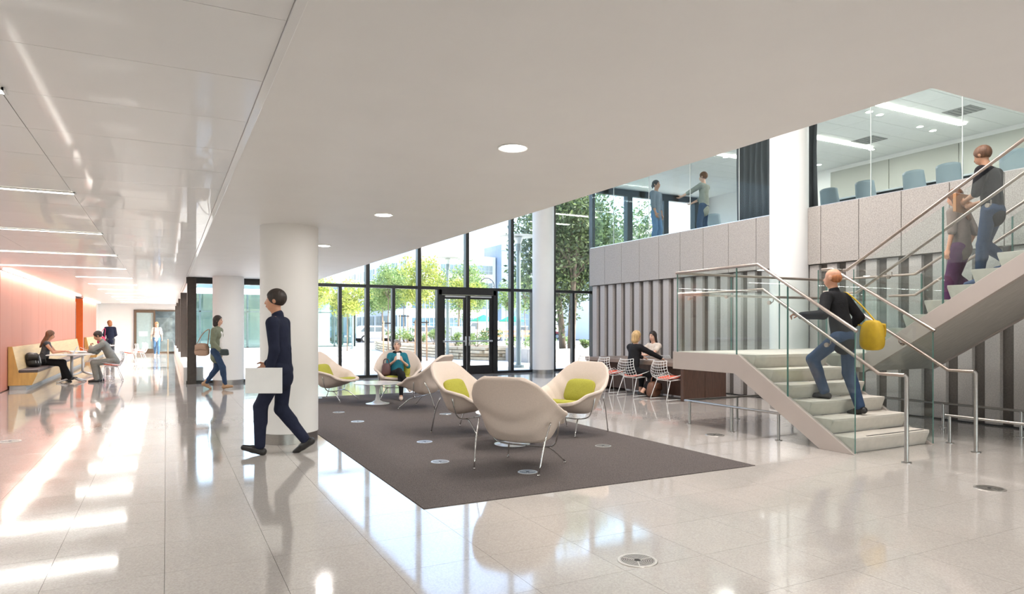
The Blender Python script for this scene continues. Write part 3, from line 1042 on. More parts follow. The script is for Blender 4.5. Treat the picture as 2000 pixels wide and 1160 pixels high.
NU, NV = 26, 30
P = [[shell_pt(-1 + 2 * i / NU, j / NV) for i in range(NU + 1)] for j in range(NV + 1)]
womb = thing('lounge_chair', 'x', 'armchair')
sh = MB().grid(P).build('shell', M_FAB, womb, smooth=True)
so = sh.modifiers.new('thick', 'SOLIDIFY')
so.thickness = 0.048
so.offset = -1
sm = sh.modifiers.new('smooth', 'SUBSURF')
sm.levels = sm.render_levels = 2


def cushion(nm, cx_, cy_, cz, w_, d, h, rot):
    mb = MB().ell((0, 0, 0), (w_, d, h), 24, 14, 0.55)
    for i, p in enumerate(mb.v):
        # pinch the edge of the pad into a seam
        q = max(abs(p[0]) / w_, abs(p[1]) / d)
        mb.v[i] = (p[0], p[1], p[2] * (1 - 0.45 * q ** 4))
    return mb.build(nm, M_LIME, womb, smooth=True, loc=(cx_, cy_, cz), rot=rot)


cushion('seat_cushion', 0, 0.15, 0.402, 0.30, 0.265, 0.052, (R(7), 0, 0))
cushion('back_cushion', 0, -0.185, 0.555, 0.25, 0.175, 0.058, (R(-64), 0, 0))
fr = MB()
LEGS = []
for s in (-1, 1):
    MB().tube(smooth_path([(s * 0.405, -0.175, 0.50), (s * 0.385, -0.27, 0.32), (s * 0.36, -0.36, 0.02)], 4), 0.0085, 8).build('leg', M_CHROME, womb, smooth=True)
    MB().tube(smooth_path([(s * 0.20, 0.11, 0.205), (s * 0.25, 0.20, 0.17), (s * 0.34, 0.36, 0.02)], 4), 0.0085, 8).build('leg', M_CHROME, womb, smooth=True)
    for yy, xx in ((-0.36, 0.36), (0.36, 0.34)):
        MB().lathe([(0.014, 0.0), (0.014, 0.010), (0.009, 0.02)], 14, c=(s * xx, yy, 0.0)).build('glide', M_CHROME, womb, smooth=False)
    MB().tube(smooth_path([(s * 0.415, 0.02, 0.535), (s * 0.405, 0.03, 0.42), (s * 0.35, 0.06, 0.25), (s * 0.22, 0.10, 0.205), (0.0, 0.11, 0.20)], 5), 0.0085, 8).build('frame_hoop', M_CHROME, womb, smooth=True)
uw_ = []
GR = 'cream lounge chairs on the carpet'
CHAIRS = [((3.28, 6.14, 0.006), 36, 'cream lounge chair nearest the camera, turned away to show its rounded back'),
          ((3.72, 8.55, 0.006), -56, 'cream lounge chair with lime cushions just left of the chair showing its back'),
          ((4.98, 7.86, 0.006), 200, 'cream lounge chair with lime cushions rightmost of the group, near the long table'),
          ((2.91, 13.32, 0.006), -43, 'far left cream lounge chair with lime cushions, next to the near column'),
          ((4.12, 11.36, 0.006), 134, 'cream lounge chair seen from the side, turned towards the white round table'),
          ((4.27, 13.42, 0.006), -108, 'cream lounge chair in which the woman with the phone sits')]
CH_OBJ = []
for loc, a, lab in CHAIRS:
    CH_OBJ.append(place(womb, uw_, loc, R(a - 90), lab, GR))

# ------------------------------------------------------------------ tulip tables
tul = thing('pedestal_table', 'x', 'coffee table')
MB().lathe([(0.22, 0.0), (0.222, 0.006), (0.18, 0.014), (0.10, 0.03), (0.05, 0.065), (0.034, 0.14), (0.032, 0.22), (0.042, 0.31), (0.085, 0.365), (0.12, 0.374)], 40).build('pedestal', M_TULIP, tul, auto=40)
MB().lathe([(0.36, 0.374), (0.44, 0.384), (0.455, 0.392), (0.452, 0.398)], 56).build('table_top', M_TULIP, tul, auto=40)
ut = []
place(tul, ut, (3.55, 12.42, 0.006), 0, 'round white pedestal table in front of the woman with the phone', 'white pedestal tables')
place(tul, ut, (3.80, 7.36, 0.006), 0, 'round white pedestal table hidden among the three nearest lounge chairs', 'white pedestal tables')

# ------------------------------------------------------------------ floor grilles
M_GRILLE = mat('steel_grille', (0.58, 0.55, 0.51), 0.35, metal=0.9, var=0.06, scale=30)
M_DARKHOLE = mat('grille_slot', (0.03, 0.028, 0.026), 0.8)


def grille(x, y, r, label, z=0.0):
    t = thing('floor_grille', label, 'floor vent', (x, y, z), group='round floor grilles')
    MB().lathe([(0.001, 0.0012), (r * 0.86, 0.0012), (r * 0.86, 0.0)], 40).build('slot_plate', M_DARKHOLE, t)
    MB().lathe([(r * 0.84, 0.0), (r * 0.84, 0.0045), (r * 0.98, 0.0045), (r, 0.001)], 40, caps=False).build('rim', M_GRILLE, t, auto=40)
    bl = MB()
    for s in range(3):
        a0 = s * 2 * math.pi / 3
        bl.prism([(math.cos(a0) * 0.02 - math.sin(a0) * r * 0.03, math.sin(a0) * 0.02 + math.cos(a0) * r * 0.03),
                  (math.cos(a0) * 0.02 + math.sin(a0) * r * 0.03, math.sin(a0) * 0.02 - math.cos(a0) * r * 0.03),
                  (math.cos(a0) * r * 0.86 + math.sin(a0) * r * 0.03, math.sin(a0) * r * 0.86 - math.cos(a0) * r * 0.03),
                  (math.cos(a0) * r * 0.86 - math.sin(a0) * r * 0.03, math.sin(a0) * r * 0.86 + math.cos(a0) * r * 0.03)], 'z', 0.0012, 0.0045)
    for k in range(1, 9):
        rr = r * (0.10 + 0.085 * k)
        pts_i, pts_o = [], []
        for q in range(37):
            a = q * 2 * math.pi / 36
            pts_i.append((rr * math.cos(a), rr * math.sin(a)))
            pts_o.append(((rr + r * 0.042) * math.cos(a), (rr + r * 0.042) * math.sin(a)))
        for q in range(36):
            bl.add([pts_i[q] + (0.0042,), pts_o[q] + (0.0042,), pts_o[q + 1] + (0.0042,), pts_i[q + 1] + (0.0042,)], [(0, 1, 2, 3)])
    bl.build('vanes', M_GRILLE, t)


for x, y, lab in ((2.60, 3.34, 'round steel swirl floor grille nearest the camera on the pale floor'), (6.58, 3.38, 'round floor grille on the bare floor nearest the lower stair post'),
                  (6.56, 6.76, 'round floor grille on bare floor beside the low rail posts'), (-1.77, 10.49, 'round floor grille at the far left edge of the corridor floor')):
    grille(x, y, 0.125, lab)
for x, y, lab in ((2.60, 11.45, 'small floor grille on the carpet in front of the far left lounge chair'), (2.60, 10.19, 'floor grille on the carpet, second from the far left chair'),
                  (2.61, 6.74, 'slotted floor grille on the carpet left of the nearest lounge chair'), (3.20, 5.86, 'floor grille on the carpet under the nearest lounge chair'),
                  (2.89, 8.0, 'floor grille on the carpet before the left lounge chair'), (4.72, 6.73, 'floor grille on the carpet right of the nearest lounge chair'),
                  (4.12, 10.4, 'floor grille on the carpet behind the left lounge chair'), (2.73, 13.94, 'floor grille on the carpet behind the far left lounge chair')):
    grille(x, y, 0.10, lab, 0.006)
grille(8.55, 10.72, 0.10, 'round floor grille beside the wire chairs at the long table')

# ------------------------------------------------------------------ wire chairs
M_WIRE = mat('white_wire', (0.80, 0.80, 0.79), 0.35, var=0.02)
M_WIREC = mat('chrome_wire', (0.60, 0.60, 0.62), 0.15, metal=1.0, var=0.04)
M_PAD = mat('coral_pad', (0.72, 0.13, 0.075), 0.85, var=0.08, scale=50, bump=0.2, bscale=200)


def wire_chair(m, nm_lab):
    t = thing('wire_chair', nm_lab, 'chair')

    def wp(u, v):
        # v 0 seat front .. 1 back top ; u -1..1
        if v < 0.5:
            q = v / 0.5
            y_, z_ = 0.23 - 0.40 * q, 0.455 - 0.05 * q + 0.02 * (1 - q) ** 2
        else:
            q = (v - 0.5) / 0.5
            y_, z_ = -0.17 - 0.09 * q - 0.045 * math.sin(q * math.pi), 0.405 + 0.37 * q
        hw = 0.235 + 0.035 * math.sin(min(v, 0.62) / 0.62 * math.pi * 0.5) - max(0, v - 0.62) * 0.20
        side = abs(u) ** 2.4
        lift = (0.055 if v < 0.5 else 0.055 * (1 - (v - 0.5) * 1.2)) * side
        fwd = (0 if v < 0.45 else (v - 0.45) * 0.14) * side
        return (u * hw, y_ + fwd, z_ + lift)
    wires = MB()
    nu, nv = 8, 13
    for i in range(nu + 1):
        u = -1 + 2 * i / nu
        wires.tube([wp(u, j / 18) for j in range(19)], 0.0046 if 0 < i < nu else 0.007, 4)
    for j in range(nv + 1):
        wires.tube([wp(-1 + i / 5, j / nv) for i in range(11)], 0.0046 if 0 < j < nv else 0.007, 4)
    wires.build('wire_shell', m, t, smooth=True)
    mb = MB().ell((0, 0, 0), (0.205, 0.19, 0.02), 20, 8, 0.6)
    mb.build('seat_pad', M_PAD, t, smooth=True, loc=(0, 0.035, 0.452), rot=(R(7), 0, 0))
    for s in (-1, 1):
        MB().tube([(s * 0.20, 0.17, 0.415), (s * 0.245, 0.22, 0.008)], 0.0075, 8).build('leg', m, t, smooth=True)
        MB().tube([(s * 0.20, -0.10, 0.40), (s * 0.245, -0.24, 0.008)], 0.0075, 8).build('leg', m, t, smooth=True)
        MB().tube([(s * 0.20, 0.17, 0.412), (s * 0.20, -0.10, 0.397)], 0.0075, 8).build('side_rod', m, t, smooth=True)
        MB().tube([(s * 0.245, 0.215, 0.03), (s * 0.243, -0.23, 0.03)], 0.006, 8).build('floor_rod', m, t, smooth=True)
    MB().tube([(-0.2, 0.16, 0.412), (0.2, 0.16, 0.412)], 0.007, 8).build('cross_rod', m, t, smooth=True)
    MB().tube([(-0.2, -0.10, 0.397), (0.2, -0.10, 0.397)], 0.007, 8).build('cross_rod', m, t, smooth=True)
    return t


wc = wire_chair(M_WIRE, 'x')
uc = []
# facing +x towards the long table
for loc, a, lab in (((8.86, 10.42, 0), -90, 'white wire chair with coral pad at the near end of the long table'),
                    ((8.74, 11.36, 0), -84, 'white wire chair on which the blonde woman in black sits'),
                    ((8.80, 12.22, 0), -92, 'white wire chair with coral pad beyond the blonde woman'),
                    ((8.80, 13.02, 0), -90, 'white wire chair at the far end of the long table, mostly hidden'),
                    ((10.16, 10.75, 0), 90, 'empty white wire chair on the wall side of the long table'),
                    ((10.20, 12.35, 0), 96, 'white wire chair on which the woman in the cream blouse sits')):
    place(wc, uc, loc, R(a), lab, 'white wire chairs at the long table')
wcc = wire_chair(M_WIREC, 'x')
uk = []
for loc, a, lab in (((-1.28, 20.85, 0), 90, 'chrome wire chair with coral pad carrying the man in the grey suit'),
                    ((-1.62, 22.6, 0), 95, 'chrome wire chair with coral pad behind the small table, beyond the man')):
    place(wcc, uk, loc, R(a), lab, 'chrome wire chairs in the corridor')
for loc, a, lab in (((-1.25, 30.3, 0), 80, 'white wire chair with coral pad at the far corridor table, near side'),
                    ((-0.95, 31.4, 0), 100, 'white wire chair at the far corridor table, closest to the glazing'),
                    ((-1.05, 33.0, 0), 75, 'white wire chair at the far corridor table, farthest one')):
    place(wc, uc, loc, R(a), lab, 'white wire chairs in the far corridor')

# ------------------------------------------------------------------ long table
M_WALNUT = mat('dark_walnut', (0.075, 0.038, 0.026), 0.4, var=0.3, scale=6, stretch=(12, 12, 1))
M_WTOP = mat('grey_walnut_top', (0.20, 0.145, 0.115), 0.35, var=0.2, scale=6, stretch=(12, 1, 12))
lt = thing('long_table', 'long dark walnut table standing between the wire chairs and the ribbed wall', 'table', (9.5, 11.75, 0))
MB().box(-0.57, 0.57, -1.72, 1.72, 0.665, 0.745).build('table_top', M_WTOP, lt, bevel=0.004)
for a, b in ((-1.70, -1.62), (1.62, 1.70)):
    e = MB().box(-0.56, -0.005, a, b, 0.0, 0.665).build('end_panel', M_WALNUT, lt, bevel=0.003)
    e = MB().box(0.005, 0.56, a, b, 0.0, 0.665).build('end_panel', M_WALNUT, lt, bevel=0.003)
MB().box(-0.20, 0.20, -1.62, 1.62, 0.05, 0.665).build('spine_panel', M_WALNUT, lt)

# ------------------------------------------------------------------ corridor bench and tables
M_OAK = mat('pale_oak', (0.68, 0.50, 0.27), 0.45, var=0.10, scale=4, stretch=(1, 0.3, 3))
M_OAKE = mat('oak_end', (0.55, 0.33, 0.10), 0.5, var=0.12, scale=5, stretch=(3, 3, 0.6))
M_SEAT = mat('dark_brown_vinyl', (0.075, 0.055, 0.055), 0.45, var=0.08)


def bench(y0, y1, label):
    t = thing('bench', label, 'bench', (X_B + 0.012, y0, 0))
    L = y1 - y0
    body = [(0.02, 0.10), (0.44, 0.10), (0.55, 0.35), (0.55, 0.39), (0.10, 0.39), (0.02, 0.39)]
    MB().prism(body, 'y', 0.025, L - 0.025).build('seat_base', M_OAK, t)
    MB().prism([(0.01, 0.39), (0.19, 0.39), (0.07, 0.99), (0.01, 0.99)], 'y', 0.025, L - 0.025).build('backrest', M_OAK, t)
    end = [(0.0, 0.10), (0.45, 0.10), (0.56, 0.36), (0.56, 0.385), (0.20, 0.385), (0.08, 1.0), (0.0, 1.0)]
    MB().prism(end, 'y', 0, 0.025).build('end_panel', M_OAKE, t, bevel=0.003)
    MB().prism(end, 'y', L - 0.025, L).build('end_panel', M_OAKE, t, bevel=0.003)
    MB().box(0.02, 0.34, 0.02, L - 0.02, 0, 0.10).build('plinth', mat('grey_plinth', (0.42, 0.43, 0.43), 0.4), t)
    n = max(1, round(L / 1.6))
    for k in range(n):
        MB().box(0.19, 0.57, 0.03 + k * (L - 0.06) / n + 0.004, 0.03 + (k + 1) * (L - 0.06) / n - 0.004, 0.39, 0.46).build('seat_pad', M_SEAT, t, bevel=0.015)
    return t


bench(19.0, 31.7, 'long pale oak bench with dark seat pads against the salmon wall')
bench(35.1, 40.6, 'far oak bench beyond the grey door')
M_TTOP = mat('white_laminate', (0.80, 0.80, 0.80), 0.3, var=0.02)
M_ALUM = mat('grey_alu_leg', (0.50, 0.50, 0.50), 0.35, metal=0.6, var=0.03)


def cafe_table(x, y, label, lx=1.06, ly=0.70):
    t = thing('cafe_table', label, 'table', (x, y, 0), group='corridor tables')
    MB().box(-lx / 2, lx / 2, -ly / 2, ly / 2, 0.715, 0.74).build('table_top', M_TTOP, t, bevel=0.006)
    MB().tube([(0, 0, 0.12), (0, 0, 0.715)], 0.035, 12).build('column', M_ALUM, t, smooth=True)
    for a in (40, 140, 220, 320):
        MB().tube([(0, 0, 0.13), (0.22 * math.cos(R(a)), 0.22 * math.sin(R(a)), 0.06), (0.40 * math.cos(R(a)), 0.40 * math.sin(R(a)), 0.02)], [0.03, 0.026, 0.016], 8).build('foot', M_ALUM, t, smooth=True)
    MB().lathe([(0.10, 0.69), (0.12, 0.715)], 16).build('top_plate', M_ALUM, t)


cafe_table(-2.22, 21.05, 'small white table between the woman with the laptop and the man in grey')
cafe_table(-2.22, 23.6, 'small white table just beyond the seated man, second along the bench')
cafe_table(-2.0, 30.9, 'white table farther down the corridor beside the standing woman')

# corridor guard panel at the glazing sill
g_ = MB().box(-0.02, 0.02, -0.55, 0.55, 0.0, 1.02).build('low_screen', mat('tan_screen', (0.36, 0.29, 0.20), 0.5), loc=(0.05, 27.0, 0), bevel=0.004)
tag(g_, 'low tan screen panel standing beside the corridor glazing', 'screen')

# ------------------------------------------------------------------ upper room: curtains, chairs, tables
M_CURT = mat('charcoal_curtain', (0.085, 0.088, 0.10), 0.85, var=0.15, scale=12, stretch=(1, 1, 0.15))


def curtain(y0, y1, x, label, seed):
    rnd = random.Random(seed)
    rows = []
    n = int((y1 - y0) / 0.018)
    ph = rnd.random() * 6
    for z in (3.72, 4.2, 4.9, 5.6, Z_C - 0.01):
        row = []
        for k in range(n + 1):
            y_ = y0 + (y1 - y0) * k / n
            a = 0.055 * math.sin(y_ * 2 * math.pi / 0.165 + ph + 0.5 * math.sin(y_ * 5)) * (1.0 if z < 5.5 else 0.7) + 0.012 * math.sin(y_ * 37 + z)
            row.append((x + a, y_ + 0.02 * math.sin(z * 2 + y_ * 9), z))
        rows.append(row)
    o = MB().grid(rows).build('curtain', M_CURT, smooth=True)
    o.modifiers.new('t', 'SOLIDIFY').thickness = 0.006
    tag(o, label, 'curtain', 'charcoal curtains upstairs')


curtain(9.55, 10.95, 11.25, 'wide charcoal curtain upstairs left of the white column', 1)
curtain(8.84, 9.45, 11.25, 'narrow charcoal curtain upstairs just right of the white column', 2)
M_BLUE = mat('pale_blue_shell', (0.40, 0.48, 0.54), 0.4, var=0.03)
uch = thing('shell_chair', 'x', 'chair')
rows = []
for j in range(9):
    v = j / 8
    row = []
    for i in range(9):
        u = -1 + 2 * i / 8
        hw = 0.235 - 0.02 * v
        row.append((u * hw, -0.20 - 0.07 * v + 0.07 * u * u, 0.47 + 0.40 * v - 0.03 * u ** 4 * v))
    rows.append(row)
for j in range(1, 7):
    v = j / 6
rows = [[(-0.235 + 0.47 * i / 8, 0.22 - 0.40 * q / 5, 0.46 - 0.015 * math.sin(q / 5 * math.pi)) for i in range(9)] for q in range(5)] + rows
o = MB().grid(rows).build('shell', M_BLUE, uch, smooth=True)
o.modifiers.new('t', 'SOLIDIFY').thickness = 0.012
for sx in (-1, 1):
    for sy in (-1, 1):
        MB().tube([(sx * 0.17, sy * 0.15, 0.45), (sx * 0.24, sy * 0.24, 0.0)], 0.011, 8).build('leg', M_CHROME, uch, smooth=True)
uu = []
for (x, y, a, lab) in ((13.0, 9.80, -88, 'pale blue shell chair upstairs beside the narrow curtain'), (13.0, 8.95, -90, 'pale blue shell chair upstairs, second right of the curtain'),
                       (13.0, 7.93, -92, 'pale blue shell chair upstairs, third right of the curtain'), (13.0, 7.30, -86, 'pale blue shell chair upstairs, fourth right, behind the stair rail'),
                       (13.0, 6.22, -90, 'pale blue shell chair upstairs at the right edge of the photo'), (13.15, 13.45, -80, 'pale blue shell chair upstairs beside the gesturing man')):
    place(uch, uu, (x, y, Z_UF), R(a), lab, 'pale blue chairs upstairs')
M_BTAB = mat('black_table', (0.02, 0.02, 0.022), 0.35)
for (y0, y1, lab) in ((5.2, 10.3, 'long black table upstairs behind the row of blue chairs'), (12.2, 12.95, 'black table end upstairs beside the gesturing man')):
    t = thing('meeting_table', lab, 'table', (13.75, (y0 + y1) / 2, Z_UF))
    h = (y1 - y0) / 2
    MB().box(-0.38, 0.38, -h, h, 0.70, 0.735).build('table_top', M_TTOP, t, bevel=0.004)
    MB().box(-0.36, -0.34, -h + 0.02, h - 0.02, 0.35, 0.70).build('modesty_panel', M_BTAB, t)
    for s in (-1, 1):
        for xx in (-0.3, 0.3):
            MB().box(xx - 0.025, xx + 0.025, s * (h - 0.1) - 0.025, s * (h - 0.1) + 0.025, 0, 0.70).build('leg', M_ALU, t)
# wall projector camera near the curtain
t = thing('wall_camera', 'small black camera on a wall bracket upstairs right of the curtain', 'camera', (17.6, 13.0, 5.05))
MB().box(-0.10, 0.10, -0.09, 0.09, -0.07, 0.07).build('body', M_BTAB, t, bevel=0.02)
MB().tube([(0.1, 0, 0), (0.30, 0, 0)], 0.025, 8).build('bracket', M_BTAB, t)
MB().lathe([(0.05, -0.15), (0.05, -0.09), (0.06, -0.07)], 16).build('lens', M_BTAB, t, rot=(0, R(60), 0))
# ------------------------------------------------------------------ courtyard
M_PAVE = mat('pale_paving', (0.72, 0.69, 0.64), 0.8, var=0.06, scale=0.7)
M_ASPH = mat('asphalt', (0.16, 0.16, 0.165), 0.9, var=0.12, scale=3)
M_LAWN = mat('lawn_green', (0.16, 0.30, 0.05), 0.9, var=0.3, scale=30, bump=0.4)
M_SOIL = mat('soil', (0.16, 0.12, 0.08), 0.95, var=0.25, scale=12)
M_STONE = mat('buff_stone', (0.60, 0.50, 0.36), 0.85, var=0.16, scale=5, bump=0.2, rnd=0.12)
M_CPLANT = mat('planter_concrete', (0.42, 0.39, 0.36), 0.8, var=0.08, scale=6)
tag(MB().box(X_C + 0.5, 45, Y_G + 0.1, 62, -0.4, -0.01).build('ground', M_PAVE), kind='structure')
tag(MB().box(-60, 150, 62, 105, -0.4, -0.05).build('road', M_ASPH), kind='structure')
tag(MB().box(-80, 220, 105, 230, -0.4, 0.0).build('ground_far', M_PAVE), kind='structure')
# large paving slabs close to the glazing
pvm = MB().box(0.006, 1.494, 0.006, 1.494, -0.01, 0.0).mesh('paving_slab', M_PAVE)
pv = thing('pavement', None, None, (0, 0, 0), kind='structure')
for i in range(10):
    for j in range(8):
        inst(pvm, 'paving_slab', pv, (1.0 + i * 1.5, Y_G + 0.12 + j * 1.5, 0.0))

# stone bench-planter of long stacked blocks
pl = thing('stone_planter', 'low curved planter wall of long stacked buff stone blocks in the courtyard', 'planter', (12, 34, 0))
rnd = random.Random(3)
line = [(12.35, 43.2), (11.75, 39.0), (11.55, 35.0), (11.55, 31.0), (11.75, 28.4), (12.35, 26.6), (14.2, 26.3)]
pth = smooth_path([(a, b, 0) for a, b in line], 5)
d_acc = [0]
for a, b in zip(pth[:-1], pth[1:]):
    d_acc.append(d_acc[-1] + (b - a).length)


def at_len(s):
    for k in range(len(pth) - 1):
        if s <= d_acc[k + 1]:
            t = (s - d_acc[k]) / (d_acc[k + 1] - d_acc[k])
            return pth[k].lerp(pth[k + 1], t)
    return pth[-1]


for c in range(4):
    s = 0.0 - 0.5 * (c % 2)
    while s < d_acc[-1] - 0.3:
        ln = 1.25 + rnd.random() * 0.9
        a, b = at_len(max(0, s + 0.02)), at_len(min(d_acc[-1], s + ln - 0.02))
        d = (b - a)
        if d.length > 0.25:
            nrm = Vector((d.y, -d.x, 0)).normalized()
            if nrm.x > 0 and d.y < 0:
                pass
            off = (rnd.random() - 0.5) * 0.05
            w_ = 0.42
            ctr = (a + b) / 2
            mb = MB().box(-d.length / 2, d.length / 2, -w_ / 2 + off, w_ / 2 + off, 0.012 + c * 0.145, 0.132 + c * 0.145)
            mb.build('stone_block', M_STONE, pl, loc=(ctr.x - 12, ctr.y - 34, 0), rot=(0, 0, math.atan2(d.y, d.x)), bevel=0.012)
        s += ln
tag(MB().prism([(12.75, 43), (12.1, 39), (11.86, 35), (11.86, 31), (12.1, 28.6), (12.65, 27.1), (14.2, 26.75), (15.2, 30), (15.2, 38.9), (14.3, 43)], 'z', -0.0, 0.50).build('planting_bed', M_SOIL), 'raised soil bed behind the stacked stone blocks', 'planting bed')
tag(MB().prism([(15.25, 30.2), (17, 29.6), (24, 30.5), (24, 37), (15.25, 37)], 'z', 0.0, 0.03).build('lawn', M_LAWN), 'small bright green lawn beyond the glazed doors', 'lawn', kind='stuff')
cpn = thing('concrete_planter', 'grey concrete planter box under the big evergreen tree', 'planter', (16.4, 24.9, 0))
MB().box(-3.3, -0.02, -1.1, -0.9, 0, 0.55).build('wall_panel', M_CPLANT, cpn, bevel=0.01)
MB().box(0.02, 3.6, -1.1, -0.9, 0, 0.55).build('wall_panel', M_CPLANT, cpn, bevel=0.01)
MB().box(-3.3, -3.05, -0.88, 1.1, 0, 0.55).build('wall_panel', M_CPLANT, cpn, bevel=0.01)
MB().box(-3.05, 3.6, -0.9, 1.1, 0, 0.48).build('soil', M_SOIL, cpn)

# ------------------------------------------------------------------ plants
def leaf_mat(nm, c1, c2):
    m = bpy.data.materials.new(nm)
    m.use_nodes = True
    n, l = m.node_tree.nodes, m.node_tree.links
    b = n['Principled BSDF']
    geo = n.new('ShaderNodeNewGeometry')
    rp = n.new('ShaderNodeValToRGB')
    rp.color_ramp.elements[0].color = c1 + (1,)
    rp.color_ramp.elements[1].color = c2 + (1,)
    l.new(geo.outputs['Random Per Island'], rp.inputs[0])
    l.new(rp.outputs[0], b.inputs['Base Color'])
    b.inputs['Roughness'].default_value = 0.5
    tr = n.new('ShaderNodeBsdfTranslucent')
    l.new(rp.outputs[0], tr.inputs[0])
    mx = n.new('ShaderNodeMixShader')
    mx.inputs[0].default_value = 0.45
    l.new(b.outputs[0], mx.inputs[1])
    l.new(tr.outputs[0], mx.inputs[2])
    l.new(mx.outputs[0], n['Material Output'].inputs[0])
    MATS[nm] = m
    return m


M_LEAFY = leaf_mat('yellow_green_leaf', (0.22, 0.30, 0.05), (0.60, 0.60, 0.14))
M_LEAFG = leaf_mat('mid_green_leaf', (0.10, 0.20, 0.06), (0.36, 0.44, 0.16))
M_LEAFD = leaf_mat('evergreen_leaf', (0.035, 0.065, 0.025), (0.20, 0.26, 0.10))
M_BARK = mat('grey_brown_bark', (0.22, 0.165, 0.12), 0.9, var=0.3, scale=10, bump=0.4, stretch=(1, 1, 0.3))
M_STAKE = mat('lodgepole_stake', (0.50, 0.30, 0.17), 0.8, var=0.15, scale=6)


def leaves(mb, pts, size, rnd, flat=0.5):
    for (x, y, z) in pts:
        n = Vector((rnd.gauss(0, 1), rnd.gauss(0, 1), rnd.gauss(0, 1) + flat)).normalized()
        u = n.orthogonal().normalized()
        a = rnd.random() * 6.28
        u = (Matrix.Rotation(a, 3, n) @ u)
        v = n.cross(u)
        s = size * (0.6 + 0.8 * rnd.random())
        c = Vector((x, y, z))
        mb.add([c - u * s, c - v * s * 0.42, c + u * s, c + v * s * 0.42], [(0, 1, 2, 3)])


def crown_pts(c, rr, n, rnd, clumps=14):
    out = []
    cl = []
    for k in range(clumps):
        d = Vector((rnd.gauss(0, 1), rnd.gauss(0, 1), rnd.gauss(0, 1))).normalized() * (0.35 + 0.5 * rnd.random())
        cl.append((c[0] + d.x * rr[0], c[1] + d.y * rr[1], c[2] + d.z * rr[2]))
    per = n // clumps
    for q in cl:
        for k in range(per):
            r_ = rnd.random() ** 0.5 * 0.42
            d = Vector((rnd.gauss(0, 1), rnd.gauss(0, 1), rnd.gauss(0, 1))).normalized() * r_
            out.append((q[0] + d.x * rr[0], q[1] + d.y * rr[1], q[2] + d.z * rr[2]))
    return out, cl


def tree(x, y, h, cr, label, m, n=2600, ls=0.06, seed=0, stakes=False, trunk_r=0.045, trunks=1, crown_z=None, lean=0.0, clumps=16, group=None, base=0.0, name='young_tree'):
    rnd = random.Random(seed)
    t = thing(name, label, 'tree', (x, y, base), group=group)
    cz = crown_z if crown_z else h - cr[2]
    c = (0, 0, cz)
    pts, cl = crown_pts(c, cr, n, rnd, clumps)
    tk = MB()
    for q in range(trunks):
        a = q * 2 * math.pi / trunks + 0.4
        bx, by = (0.25 * math.cos(a), 0.25 * math.sin(a)) if trunks > 1 else (0, 0)
        top = (lean + bx * 4.5, by * 3, cz - cr[2] * 0.25)
        tk.tube(smooth_path([(bx, by, -0.05), (bx * 1.6 + rnd.uniform(-.03, .03), by * 1.6, h * 0.22), (bx * 3 + rnd.uniform(-.05, .05), by * 2.4, h * 0.4), top], 4),
                [trunk_r * (1 - 0.045 * i) for i in range(13)], 8)
        for k, cc in enumerate(cl):
            if k % trunks == q:
                mid = (top[0] * 0.5 + cc[0] * 0.5 + rnd.uniform(-.1, .1), top[1] * 0.5 + cc[1] * 0.5, (top[2] + cc[2]) / 2 + 0.1)
                s0 = (top[0] * 0.7, top[1] * 0.7, top[2] - cr[2] * 0.35 * rnd.random())
                tk.tube([s0, mid, cc], [trunk_r * 0.40, trunk_r * 0.26, trunk_r * 0.1], 5)
    tk.build('trunk', M_BARK, t, smooth=True)
    fo = MB()
    leaves(fo, pts, ls, rnd)
    tag(fo.build('foliage', m, t), kind='stuff')
    if stakes:
        for s in (-1, 1):
            MB().tube([(s * 0.30, 0.1 * s, -0.02), (s * 0.28, 0.08 * s, 1.75)], 0.035, 8).build('stake', M_STAKE, t, smooth=True)
        MB().box(-0.34, 0.34, -0.04, 0.04, 1.62, 1.68).build('tie_bar', M_BTAB, t)
    return t


GT_ = 'staked young trees in the courtyard'
tree(5.55, 30.0, 4.1, (1.15, 1.1, 1.0), 'yellow-green young tree nearest the near column, at the left of the glazing', M_LEAFY, 3600, 0.07, 1, stakes=True, group=GT_)
tree(9.9, 41.3, 4.5, (1.5, 1.3, 1.15), 'young tree left of the tall second mullion, by the glass pavilion corner', M_LEAFY, 4200, 0.085, 2, group=GT_)
tree(13.4, 40.9, 4.7, (1.6, 1.4, 1.35), 'broad young tree seen above the woman with the phone', M_LEAFG, 5200, 0.085, 3, stakes=True, base=0.5, group=GT_)
tree(9.7, 27.3, 4.75, (1.30, 1.2, 1.3), 'tall staked young tree just left of the entrance doors', M_LEAFY, 5000, 0.06, 4, stakes=True, group=GT_)
tree(10.0, 33.0, 4.6, (1.15, 1.1, 1.15), 'young tree between the broad tree and the door tree', M_LEAFG, 3800, 0.07, 5, stakes=True, group=GT_)
tree(13.35, 30.9, 3.6, (0.95, 0.9, 0.95), 'slim young tree seen through the left door leaf', M_LEAFY, 2600, 0.06, 6, base=0.5, group=GT_)
tree(19.0, 42.0, 5.0, (0.95, 0.9, 1.3), 'slender young tree seen through the right door leaf', M_LEAFG, 2600, 0.08, 7, group=GT_)
tree(24.5, 48.5, 5.4, (1.1, 1.0, 1.5), 'slender young tree right of the doors near the traffic signal', M_LEAFG, 2600, 0.085, 8, group=GT_)
tree(22.2, 41.0, 5.6, (1.2, 1.0, 1.6), 'slender young tree beside the big lamp post', M_LEAFG, 2600, 0.085, 9, group=GT_)
tree(15.75, 25.1, 8.3, (2.75, 2.0, 3.5), 'large dense evergreen tree with several trunks at the right end of the glazing', M_LEAFD, 24000, 0.095, 11, trunk_r=0.16, trunks=3, crown_z=4.6, clumps=60, base=0.485, name='evergreen_tree')
